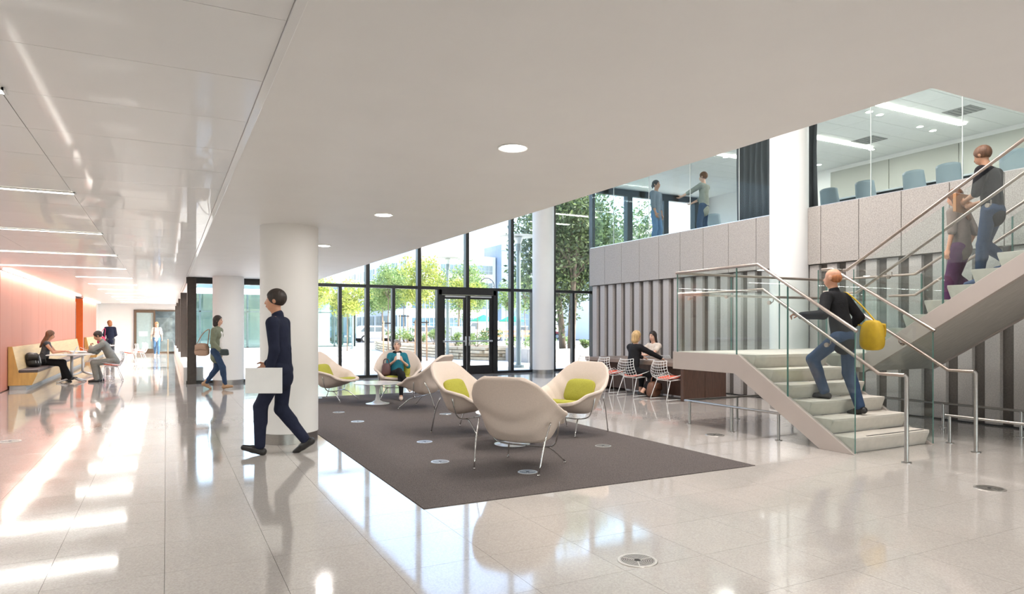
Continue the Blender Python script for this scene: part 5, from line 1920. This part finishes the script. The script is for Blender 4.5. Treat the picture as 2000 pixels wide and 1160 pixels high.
    # ---------------- trousers
    if bottom:
        bm_, ln, flare = bottom[:3]
        g = SDF(max(res, 0.010))
        g.cone(pel + up * 0.07 * s, pel - V(0, 0, 0.02), 0.128 * s, 0.146 * s, 0.05, flat=(fw, 0.82))
        for sd, (hp, kn, an, fd) in legs.items():
            g.cone(hp, kn, 0.090 * s, 0.066 * s + 0.01 * max(flare, 0), 0.035)
            en = kn + (an - kn) * ln
            g.cone(kn, en, 0.066 * s + 0.01 * flare, 0.046 * s + 0.016 * flare, 0.02)
            g.cone(kn + (an - kn) * 0.05 + V(0, -0.008, 0), kn + (an - kn) * 0.38 + V(0, -0.012, 0), 0.062 * s, 0.062 * s, 0.03)
        g.obj('trousers', bm_, root)
    if shoes:
        for sd, (hp, kn, an, fd) in legs.items():
            sm_, st_ = shoes
            g = SDF(0.008)
            ud = unit(np.cross(np.cross(fd, V(0, 0, 1)), fd)) if abs(fd[2]) < 0.98 else V(0, 0, 1)
            fb = an - ud * 0.048 * s
            g.cone(fb - fd * 0.045 * s, fb + fd * 0.06 * s, 0.042 * s, 0.040 * s, 0.02)
            g.cone(fb + fd * 0.06 * s, fb + fd * 0.165 * s - ud * 0.008 * s, 0.040 * s, 0.030 * s, 0.02)
            if st_ == 'boot':
                g.cone(fb - fd * 0.02 * s, an + ud * 0.07 * s, 0.046 * s, 0.048 * s, 0.02)
            if st_ in ('heel', 'boot'):
                g.cone(fb - fd * 0.055 * s - ud * 0.02 * s, fb - fd * 0.05 * s - ud * 0.062 * s, 0.014 * s, 0.010 * s, 0.01)
            if st_ == 'heel':
                g.ell(fb + fd * 0.03 * s + ud * 0.045 * s, V(0.030, 0.07, 0.035) * s, np.stack([np.cross(fd, ud), fd, ud], 1), 0.01, op='s')
            # flat sole
            so_ = fb - ud * 0.058 * s
            if st_ == 'flat':
                g.ell(so_ + fd * 0.05 * s - ud * 0.185 * s, V(0.3, 0.3, 0.2) * s, np.stack([np.cross(fd, ud), fd, ud], 1), 0.006, op='s')
            g.obj('shoe', sm_, root)
    # ---------------- hair
    if hair:
        hm, style = hair
        g = SDF(0.009)
        o = 0.011 * s
        if style == 'balding':
            g.ell(hc + hu * 0.005 * s - hf * 0.035 * s, V(0.080, 0.080, 0.070) * s, HR, 0.02)
            g.ell(hc + hu * 0.10 * s + hf * 0.03 * s, V(0.10, 0.13, 0.075) * s, HR, 0.01, op='s')
        else:
            g.ell(hc + hu * 0.032 * s - hf * 0.018 * s, V(0.076, 0.096, 0.092) * s + o, HR, 0.02)
        if style == 'long':
            g.cone(hc - hf * 0.055 * s, nb - hf * 0.085 * s - hu * 0.06 * s, 0.082 * s, 0.07 * s, 0.03, flat=(hf, 0.6))
            g.cone(nb - hf * 0.085 * s - hu * 0.06 * s, nb - hf * 0.11 * s - hu * 0.17 * s, 0.075 * s, 0.05 * s, 0.03, flat=(hf, 0.5))
            for sd in (-1, 1):
                g.cone(hc + hr * sd * 0.068 * s - hf * 0.01 * s, nb + hr * sd * 0.085 * s - hf * 0.03 * s - hu * 0.06 * s, 0.030 * s, 0.030 * s, 0.03)
        if style == 'bob':
            g.cone(hc - hf * 0.04 * s, hc - hf * 0.045 * s - hu * 0.085 * s, 0.085 * s, 0.082 * s, 0.03)
        if style == 'tail':
            g.ell(hc - hf * 0.115 * s - hu * 0.01 * s, V(0.026, 0.03, 0.035) * s, HR, 0.02)
            g.cone(hc - hf * 0.12 * s, hc - hf * 0.12 * s - hu * 0.07 * s, 0.02 * s, 0.012 * s, 0.02)
        # cut the face free
        g.ell(hc - hu * 0.035 * s + hf * 0.085 * s, V(0.066, 0.085, 0.094) * s, HR, 0.012, op='s')
        if style in ('short', 'tail', 'balding'):
            g.ell(hc - hu * 0.125 * s + hf * 0.02 * s, V(0.12, 0.14, 0.085) * s, HR, 0.012, op='s')
        g.obj('hair', hm, root)
    return J


def hair_m(nm, c):
    return mat(nm, c, 0.55, var=0.35, scale=40, stretch=(1, 1, 0.15), bump=0.3, bscale=60)


C_NAVY = cloth('navy_cloth', (0.018, 0.022, 0.045))
C_BLACK = cloth('black_cloth', (0.014, 0.014, 0.016))
C_DENIM = cloth('dark_denim', (0.035, 0.06, 0.115))
C_JEAN = cloth('blue_denim', (0.10, 0.20, 0.36))
C_OLIVE = cloth('olive_jacket', (0.20, 0.215, 0.15))
C_TEAL = cloth('teal_knit', (0.02, 0.15, 0.20))
C_GREY = cloth('grey_suit', (0.235, 0.235, 0.215))
C_CREAM = cloth('cream_blouse', (0.66, 0.58, 0.50))
C_PURP = cloth('purple_trousers', (0.10, 0.04, 0.10))
C_TAUPE = cloth('taupe_top', (0.20, 0.16, 0.14))
C_BLUEG = cloth('blue_grey_shirt', (0.17, 0.21, 0.26))
C_SAGE = cloth('sage_shirt', (0.27, 0.285, 0.25))
C_CHAR = cloth('charcoal_top', (0.07, 0.075, 0.085))
C_WHITE = cloth('white_top', (0.75, 0.72, 0.69))
L_BLACK = mat('black_leather', (0.018, 0.016, 0.016), 0.35)
L_TAN = mat('tan_leather', (0.40, 0.24, 0.13), 0.5)
L_BROWN = mat('brown_leather', (0.16, 0.075, 0.045), 0.5, var=0.15)
H_DARK = hair_m('dark_hair', (0.03, 0.02, 0.016))
H_BROWN = hair_m('brown_hair', (0.13, 0.06, 0.03))
H_BLOND = hair_m('blonde_hair', (0.50, 0.33, 0.15))
H_RED = hair_m('copper_hair', (0.38, 0.14, 0.05))
H_GREY = hair_m('grey_hair', (0.30, 0.26, 0.23))

PEOPLE = {}
# 1 man striding past the near column, towards the corridor
PEOPLE['stride'] = person('man in dark navy jacket and trousers striding in front of the near column', (1.17, 8.03, 0), 62.7, 1.86, skin='warm', res=0.008,
    pelvis=(0, 0.0, 0.99), lean=4, head=(6, 0), al=(-0.07, 0.22, 0.10), ar=(0.08, -0.25, 0.15), fl_=(0, 14), fr_=(0, -32), wl=(-0.25, 0.06, 0.93), wr=(0.22, 0.24, 1.02), el=(-0.4, -1, -0.2), er=(0.4, -1, -0.2),
    curl=(70, 40), palm_l=(1, 0, 0), top=(C_NAVY, 'long', 0.10, 1.1, 'collar'), bottom=(C_NAVY, 0.97, 0.6), shoes=(L_BLACK, 'flat'), hair=(H_DARK, 'short'))
# 2 woman walking past the second column
PEOPLE['walkw'] = person('woman in olive jacket, jeans and tan boots walking past the column by the glazing', (1.03, 17.05, 0), -117.3, 1.68, True, res=0.010,
    pelvis=(0, 0, 0.915), lean=3, al=(-0.07, -0.27, 0.15), ar=(0.07, 0.24, 0.115), fl_=(0, -30), fr_=(0, 6), wr=(0.20, 0.18, 0.92), wl=(-0.24, 0.0, 0.86), curl=(40, 70),
    top=(C_OLIVE, 'long', 0.16, 1.5, 'collar'), bottom=(C_DENIM, 0.96, 0.1), shoes=(L_TAN, 'boot'), hair=(H_DARK, 'bob'))
# 3 woman with the phone in the lounge chair
PEOPLE['phone'] = person('woman in teal top and black leggings holding a phone in a lounge chair', (4.27, 13.42, 0.0), -198, 1.60, True, res=0.009,
    pelvis=(0.02, 0.10, 0.50), lean=-36, head=(-8, -8), al=(-0.06, 0.66, 0.10), ar=(-0.20, 0.70, 0.33), kl=(0, 0.4, 1), kr=(0.1, 0.5, 1), fr_=(18, -35), fl_=(0, -4),
    wl=(-0.08, 0.14, 0.76), wr=(0.07, 0.15, 0.76), el=(-0.6, -0.1, -1), er=(0.6, -0.1, -1), curl=(55, 55), palm_l=(0.8, -0.5, 0), palm_r=(-0.8, -0.5, 0), hdl=(0.35, 0.15, 1), hdr=(-0.3, 0.15, 1),
    top=(C_TEAL, 'elbow', 0.03, 1.0), bottom=(C_BLACK, 0.97, -0.3), shoes=(mat('pale_sandal', (0.62, 0.50, 0.42), 0.5), 'heel'), hair=(H_GREY, 'short'))
# 4 woman with the laptop on the bench
PEOPLE['laptop'] = person('woman with long brown hair and sleeveless top typing on a laptop on the oak bench', (-2.80, 21.10, 0), -90, 1.68, True, res=0.010, skin='warm',
    pelvis=(0, -0.05, 0.575), lean=10, head=(0, -12), al=(-0.09, 0.42, 0.115), ar=(0.10, 0.52, 0.13), kl=(0, 0.5, 1), kr=(0, 0.5, 1), fl_=(0, -22), fr_=(0, 12),
    wl=(-0.11, 0.42, 0.815), wr=(0.11, 0.42, 0.815), el=(-0.5, -0.5, -1), er=(0.5, -0.5, -1), curl=(18, 18), palm_l=(0.1, 0, -1), palm_r=(-0.1, 0, -1), hdl=(0, 1, -0.1), hdr=(0, 1, -0.1),
    top=(C_CHAR, 'none', 0.04, 0.7), bottom=(C_BLACK, 0.96, 2.2), shoes=(L_BLACK, 'heel'), hair=(H_BROWN, 'long'))
# 5 man in the grey suit
PEOPLE['suit'] = person('man in grey suit leaning on the small table with hand on chin', (-1.30, 20.88, 0), 90, 1.78, res=0.010, skin='warm',
    pelvis=(0, -0.03, 0.575), lean=27, head=(0, -14), al=(-0.09, 0.34, 0.085), ar=(0.10, 0.26, 0.085), kl=(-0.1, 0.5, 1), kr=(0.1, 0.5, 1),
    wl=(-0.06, 0.48, 0.93), wr=(0.05, 0.53, 0.82), el=(-1, 0.4, -0.5), er=(0.8, 0.2, -1), curl=(75, 50), palm_l=(0.3, -0.9, 0), palm_r=(-0.3, -0.2, 1), hdl=(0.2, -0.1, 1), hdr=(-0.2, 0.8, 0.35),
    top=(C_GREY, 'long', 0.12, 1.6, 'collar'), bottom=(C_GREY, 0.97, 1.2), shoes=(L_BLACK, 'flat'), hair=(H_DARK, 'short'))
# 6 standing woman, back turned, far down the corridor
PEOPLE['backw'] = person('woman with copper hair in navy jacket seen from behind beside the far bench', (-2.15, 33.6, 0), 8, 1.70, True, res=0.013,
    pelvis=(0, 0, 0.94), lean=6, head=(25, -12), wr=(0.16, 0.25, 1.05), wl=(-0.2, 0.25, 1.0), top=(C_NAVY, 'long', 0.06, 1.4), bottom=(C_CHAR, 0.96, 0.2), shoes=(L_BLACK, 'flat'), hair=(H_RED, 'bob'))
# 7 girl walking towards the camera
PEOPLE['girl'] = person('girl in white top and blue jeans walking up the corridor with a backpack', (-0.43, 38.0, 0), 180, 1.66, True, res=0.013,
    pelvis=(0, 0, 0.915), al=(-0.08, 0.16, 0.10), ar=(0.08, -0.16, 0.13), fr_=(0, -25), wl=(-0.24, 0.06, 0.88), wr=(0.24, 0.06, 0.88), top=(C_WHITE, 'elbow', 0.08, 1.3), bottom=(C_JEAN, 0.96, 0.2),
    shoes=(mat('white_trainer', (0.7, 0.7, 0.7), 0.6), 'flat'), hair=(H_BLOND, 'bob'))
# 8 blonde woman at the long table, back turned
PEOPLE['blonde'] = person('blonde woman in black cardigan seated at the long table with her back turned', (8.74, 11.36, 0), -84, 1.68, True, res=0.009,
    pelvis=(0, -0.02, 0.575), lean=8, head=(-6, -4), al=(-0.10, 0.30, 0.085), ar=(0.16, 0.10, 0.10), kl=(-0.1, 0.5, 1), kr=(0.2, 0.5, 1), fr_=(-25, -10),
    wl=(-0.22, 0.46, 0.80), wr=(0.30, 0.50, 0.80), el=(-1, 0, -0.7), er=(1, 0.0, -0.6), curl=(25, 30), palm_l=(0.2, 0, -1), palm_r=(-0.2, 0, -1),
    top=(C_BLACK, 'long', 0.05, 1.3), bottom=(C_BLACK, 0.72, 0.4), shoes=(L_BLACK, 'heel'), hair=(H_BLOND, 'bob'))
# 9 dark-haired woman facing her
PEOPLE['facing'] = person('dark-haired woman in cream blouse seated on the wall side of the long table', (10.16, 12.35, 0), 96, 1.66, True, res=0.009,
    pelvis=(0, -0.02, 0.575), lean=12, head=(14, 0), al=(-0.10, 0.22, 0.085), ar=(0.10, 0.22, 0.085), kl=(-0.1, 0.5, 1), kr=(0.1, 0.5, 1),
    wl=(-0.02, 0.42, 0.80), wr=(0.06, 0.36, 0.83), el=(-1, 0.3, -0.4), er=(1, 0.3, -0.4), curl=(25, 25), palm_l=(0, 0, -1), palm_r=(0, 0, -1), hdl=(1, 0.2, 0), hdr=(-1, 0.2, 0),
    top=(C_CREAM, 'short', 0.05, 1.3), bottom=(C_BLACK, 0.96, 0.3), shoes=(L_BLACK, 'flat'), hair=(H_DARK, 'long'))
# 10 man climbing the stair
PEOPLE['climb'] = person('bald man in dark jacket and jeans climbing the lower stair flight, hand on the rail', (7.57, 5.55, 0.36), 4, 1.80, skin='warm', res=0.008,
    pelvis=(0.0, 0.03, 0.985), lean=12, head=(10, 6), al=(-0.09, 0.22, 0.268), ar=(0.10, -0.13, 0.10), kl=(-0.1, 1, 0.2), kr=(0, 1, 0), fr_=(-8, -12),
    wl=(-0.46, 0.30, 1.235), wr=(0.25, 0.16, 1.02), el=(-0.6, -0.6, -0.8), er=(0.5, -1, -0.3), curl=(60, 55), palm_l=(0, 0, -1), palm_r=(-1, 0, 0), hdl=(-0.5, 0.8, 0.2),
    top=(C_BLACK, 'long', 0.08, 1.5, 'collar'), bottom=(C_DENIM, 0.97, 0.9), shoes=(L_BLACK, 'flat'), hair=(H_RED, 'balding'))
# 11 + 12 two people coming down the upper flight
PEOPLE['down1'] = person('person in taupe top and purple trousers on the upper stair flight', (9.62, 5.28, 1.62), 0, 1.66, True, skin='warm', res=0.010,
    pelvis=(0, 0.02, 0.935), lean=4, al=(-0.08, 0.15, 0.088), ar=(0.08, -0.14, 0.268), kr=(0, 1, 0.3), fr_=(0, -6), wl=(-0.25, 0.05, 0.88), wr=(0.24, 0.08, 0.92), head=(0, -10),
    top=(C_TAUPE, 'elbow', 0.05, 1.4), bottom=(C_PURP, 0.95, 1.6), shoes=(L_BLACK, 'flat'), hair=(H_BROWN, 'long'))
PEOPLE['down2'] = person('person in black top and jeans higher up the stair carrying a folder', (9.28, 4.71, 1.98), 0, 1.74, False, skin='tan', res=0.010,
    pelvis=(0, 0.02, 0.965), lean=6, al=(-0.06, 0.15, 0.088), ar=(0.09, -0.13, 0.268), kr=(0.1, 1, 0.3), fl_=(0, -4), wl=(-0.10, 0.30, 1.10), wr=(0.12, 0.30, 1.08), el=(-0.6, -0.6, -0.6), er=(0.6, -0.6, -0.6), head=(0, -16),
    curl=(40, 40), top=(C_BLACK, 'elbow', 0.08, 1.2), bottom=(C_DENIM, 0.97, 0.3), shoes=(mat('blue_shoe', (0.03, 0.06, 0.14), 0.5), 'flat'), hair=(H_BROWN, 'short'))
# 13 + 14 two men talking upstairs
PEOPLE['up1'] = person('man in blue-grey shirt and jeans with tied-back hair listening upstairs', (11.80, 14.35, Z_UF), -158, 1.78, skin='tan', res=0.010,
    wr=(0.20, 0.10, 0.92), wl=(-0.25, 0.04, 0.88), al=(-0.10, 0.02, 0.085), ar=(0.11, -0.04, 0.085), head=(0, 4), top=(C_BLUEG, 'rolled', 0.10, 1.4), bottom=(C_JEAN, 0.97, 0.7), shoes=(L_BLACK, 'flat'), hair=(H_DARK, 'tail'))
PEOPLE['up2'] = person('man in sage shirt with rolled sleeves gesturing with outstretched arm upstairs', (12.32, 13.08, Z_UF), 22, 1.80, skin='light', res=0.010,
    wl=(-0.16, 0.60, 1.24), wr=(0.14, 0.38, 1.12), el=(-0.4, -0.3, -1), er=(0.8, -0.6, -0.8), al=(-0.10, 0.05, 0.085), ar=(0.11, -0.03, 0.085), curl=(15, 35), palm_l=(0.3, 0, 1), palm_r=(-0.5, 0, 0.8), head=(0, 0),
    top=(C_SAGE, 'rolled', 0.12, 1.4), bottom=(C_DENIM, 0.97, 0.8), shoes=(L_BLACK, 'flat'), hair=(H_BROWN, 'short'))
# ------------------------------------------------------------------ things people carry or use
def wloc(key, p):
    o = PEOPLE[key]['root']
    M = Matrix.Translation(o.location) @ Matrix.Rotation(o.rotation_euler[2], 4, 'Z')
    return M @ Vector(p)


def wrz(key):
    return PEOPLE[key]['root'].rotation_euler[2]


M_SCREEN = mat('dark_screen', (0.02, 0.022, 0.026), 0.15)
M_SILVER = mat('silver_shell', (0.62, 0.63, 0.65), 0.3, metal=0.8, var=0.02)
M_PAPER = mat('white_paper', (0.82, 0.83, 0.84), 0.7, var=0.02)


def laptop(loc, rz, label, open_=105):
    t = thing('laptop', label, 'laptop', loc, rz)
    MB().box(-0.16, 0.16, -0.11, 0.11, 0, 0.014).build('base', M_SILVER, t, bevel=0.004)
    MB().box(-0.14, 0.14, -0.02, 0.09, 0.014, 0.0155).build('keyboard', M_SCREEN, t)
    lid = MB().box(-0.16, 0.16, -0.004, 0.004, 0, 0.215).build('lid', M_SILVER, t, bevel=0.003, loc=(0, 0.11, 0.012), rot=(R(-(open_ - 90)), 0, 0))
    MB().box(-0.15, 0.15, -0.0052, -0.004, 0.01, 0.205).build('screen', M_SCREEN, lid)


def phone(loc, rot, label):
    t = thing('phone', label, 'phone', loc)
    t.rotation_euler = rot
    MB().box(-0.036, 0.036, -0.004, 0.004, -0.07, 0.07).build('case', M_PAPER, t, bevel=0.003)
    MB().box(-0.033, 0.033, 0.004, 0.005, -0.062, 0.062).build('screen', M_SCREEN, t)


def bag(name, loc, rz, size, m, label, cat='bag', strap=None, e=0.6, tilt=0.0, flap=True, strap_m=None):
    t = thing(name, label, cat, loc, rz)
    w_, d, h = size
    mb = MB().ell((0, 0, h / 2), (w_ / 2, d / 2, h / 2), 24, 14, e)
    for i, p in enumerate(mb.v):
        q = p[2] / h
        mb.v[i] = (p[0] * (1.0 - 0.18 * q) + tilt * q, p[1] * (1.05 - 0.35 * q), p[2])
    mb.build('body', m, t, smooth=True)
    if flap:
        f = MB().grid([[(-w_ * 0.36 + w_ * 0.72 * i / 6, -d * (0.46 + 0.06 * math.sin(j / 5 * 3.14)), h * (0.92 - 0.42 * j / 5) - 0.02 * abs(i - 3) / 3) for i in range(7)] for j in range(6)])
        f.build('flap', m, t, smooth=True).modifiers.new('t', 'SOLIDIFY').thickness = 0.008
    if strap:
        MB().tube(smooth_path(strap, 6), 0.011, 6).build('strap', strap_m or m, t, smooth=True)
    return t


laptop((-2.30, 21.10, 0.74), R(-90), 'open silver laptop on the small table in front of the woman on the bench', 118)
p = wloc('phone', (-0.005, 0.185, 0.86))
phone(p, (R(-12), 0, wrz('phone') + math.pi), 'white phone held up by the woman in the lounge chair')
p = wloc('suit', (0.02, 0.66, 0.885))
phone(p, (R(-60), 0, wrz('suit')), 'phone held by the man in the grey suit')
# papers held by the striding man
t = thing('folder', 'white folder of papers held at the hip by the striding man', 'folder', wloc('stride', (-0.325, 0.08, 0.865)), wrz('stride') + R(90))
MB().box(-0.20, 0.20, -0.012, -0.004, -0.14, 0.14).build('cover', M_PAPER, t, bevel=0.002)
MB().box(-0.20, 0.20, 0.004, 0.012, -0.14, 0.14).build('cover', M_PAPER, t, bevel=0.002)
MB().box(-0.19, 0.19, -0.004, 0.004, -0.135, 0.135).build('sheets', mat('paper', (0.75, 0.80, 0.80)), t)
# bags
bag('shoulder_bag', wloc('walkw', (0.06, -0.30, 0.78)), wrz('walkw') + R(90), (0.36, 0.16, 0.30), mat('tan_bag', (0.42, 0.27, 0.19), 0.6), 'tan shoulder bag behind the woman in the olive jacket',
    strap=[(-0.14, 0, 0.25), (0.02, 0, 0.52), (0.16, 0, 0.62), (0.17, -0.03, 0.48), (0.13, 0, 0.25)])
bag('clutch', wloc('walkw', (0.25, 0.30, 0.80)), wrz('walkw') + R(90), (0.22, 0.05, 0.15), mat('dark_green_case', (0.03, 0.045, 0.045), 0.5), 'small dark clutch in the hand of the woman in the olive jacket', e=0.4)
bag('handbag', wloc('phone', (0.24, 0.12, 0.455)), wrz('phone'), (0.20, 0.26, 0.26), mat('wine_bag', (0.10, 0.045, 0.045), 0.55), 'dark brown handbag beside the woman in the lounge chair', strap=[(-0.06, 0, 0.22), (-0.04, 0, 0.33), (0.04, 0, 0.33), (0.06, 0, 0.22)])
b_ = bag('backpack', (-2.93, 20.35, 0.46), R(0), (0.34, 0.42, 0.36), L_BLACK, 'black backpack with grey stripes on the bench beside the woman with the laptop', strap=[(0.1, -0.10, 0.30), (0.2, -0.16, 0.34), (0.26, -0.14, 0.10)], tilt=-0.06)
for q in range(3):
    MB().tube([(0.10 - q * 0.05, -0.17, 0.33), (0.145 - q * 0.05, -0.19, 0.22), (0.16 - q * 0.05, -0.20, 0.10)], 0.008, 5).build('stripe', mat('grey_webbing', (0.5, 0.52, 0.55), 0.7), b_)
bag('shoulder_bag', wloc('backw', (-0.33, -0.04, 0.72)), wrz('backw'), (0.34, 0.20, 0.34), mat('pink_bag', (0.62, 0.05, 0.14), 0.6), 'bright pink shoulder bag of the woman seen from behind', strap=[(-0.1, 0, 0.3), (0.05, 0, 0.6), (0.14, 0.02, 0.66), (0.12, 0, 0.3)])
t = bag('backpack', wloc('girl', (0, -0.24, 0.98)), wrz('girl'), (0.32, 0.20, 0.44), L_BLACK, 'dark backpack worn by the girl in the corridor')
for sd in (-1, 1):
    MB().tube(smooth_path([(sd * 0.10, 0.08, 0.40), (sd * 0.11, 0.22, 0.455), (sd * 0.115, 0.39, 0.34), (sd * 0.125, 0.38, 0.14), (sd * 0.14, 0.16, 0.06)], 5), 0.017, 6).build('strap', L_BROWN, t, smooth=True)
bag('tote_bag', (9.02, 11.05, 0.0), R(20), (0.36, 0.24, 0.32), L_BROWN, 'brown leather tote on the floor beneath the blonde woman', strap=[(-0.1, 0, 0.28), (-0.06, 0, 0.40), (0.06, 0, 0.40), (0.1, 0, 0.28)])
bag('handbag', (10.17, 10.74, 0.475), R(30), (0.24, 0.14, 0.20), L_BLACK, 'black handbag on the empty chair at the wall side of the table', strap=[(-0.06, 0, 0.17), (0, 0, 0.26), (0.06, 0, 0.17)])
bo = Vector((0.245, -0.20, 0.80))
iv = Matrix.Rotation(R(-75), 3, 'Z')
sp_ = [tuple(iv @ (Vector(q) - bo)) for q in ((0.24, -0.30, 1.10), (0.22, -0.06, 1.38), (0.17, 0.12, 1.535), (0.20, 0.25, 1.40), (0.29, 0.16, 1.18), (0.27, -0.09, 1.10))]
bag('shoulder_bag', wloc('climb', tuple(bo)), wrz('climb') + R(75), (0.36, 0.16, 0.38), mat('mustard_bag', (0.55, 0.36, 0.02), 0.7, var=0.12), 'mustard yellow bag slung behind the man climbing the stair', strap=sp_)
t = thing('folder', 'orange-brown folder carried by the person higher up the stair', 'folder', wloc('down2', (0.02, 0.41, 1.10)), wrz('down2'))
MB().box(-0.16, 0.16, -0.02, 0.02, -0.12, 0.12).build('cover', mat('manila', (0.45, 0.22, 0.10), 0.7), t, bevel=0.004)
MB().box(-0.15, 0.15, -0.012, 0.012, 0.12, 0.125).build('sheets', M_PAPER, t)
# papers on tables
for (x, y, z, a, lab) in ((9.35, 11.62, 0.745, 20, 'white sheet of paper on the long table between the two women'), (-1.95, 20.92, 0.74, 12, 'sheet of paper on the small table by the man in grey')):
    o = MB().box(-0.105, 0.105, -0.148, 0.148, 0.0, 0.003).build('paper_sheet', M_PAPER, loc=(x, y, z), rot=(0, 0, R(a)))
    tag(o, lab, 'paper')
# details worn by people
J = PEOPLE['phone']
g = SDF(0.010)
nb, up = J['nb'], J['up']
for k in range(12):
    a0, a1 = k * math.pi / 6, (k + 1) * math.pi / 6
    P0 = nb + V(0.068 * math.cos(a0), 0.062 * math.sin(a0) + 0.01, 0.012 + 0.012 * math.sin(a0 * 3))
    P1 = nb + V(0.068 * math.cos(a1), 0.062 * math.sin(a1) + 0.01, 0.012 + 0.012 * math.sin(a1 * 3))
    g.cone(P0, P1, 0.030, 0.030, 0.015)
g.cone(nb + V(-0.02, 0.085, 0), nb + V(-0.03, 0.115, -0.17), 0.035, 0.03, 0.03)
g.obj('scarf', C_BLACK, J['root'])
hc, hu, hf, hr = J['hc'], J['hu'], J['hf'], J['hr']
gm = MB()
for sd in (-1, 1):
    c = hc + hu * 0.105 + hf * 0.055 + hr * sd * 0.034
    gm.ell(tuple(c), (0.028, 0.014, 0.020), 12, 8)
gm.tube([tuple(hc + hu * 0.105 + hf * 0.06 - hr * 0.01), tuple(hc + hu * 0.105 + hf * 0.06 + hr * 0.01)], 0.004, 6)
gm.build('sunglasses', mat('pale_lens', (0.45, 0.45, 0.47), 0.15), J['root'], smooth=True)
J = PEOPLE['walkw']
g = SDF(0.010)
g.cone(J['chest'] + J['up'] * 0.05 + J['fw'] * 0.075, J['pel'] - V(0, 0, 0.06) + J['fw'] * 0.10, 0.055, 0.07, 0.03)
g.obj('white_shirt_front', C_WHITE, J['root'])
J = PEOPLE['suit']
g = SDF(0.010)
g.cone(J['nb'] - J['up'] * 0.02, J['nb'] + J['up'] * 0.035, 0.060, 0.058, 0.02)
g.obj('shirt_collar', C_WHITE, J['root'])
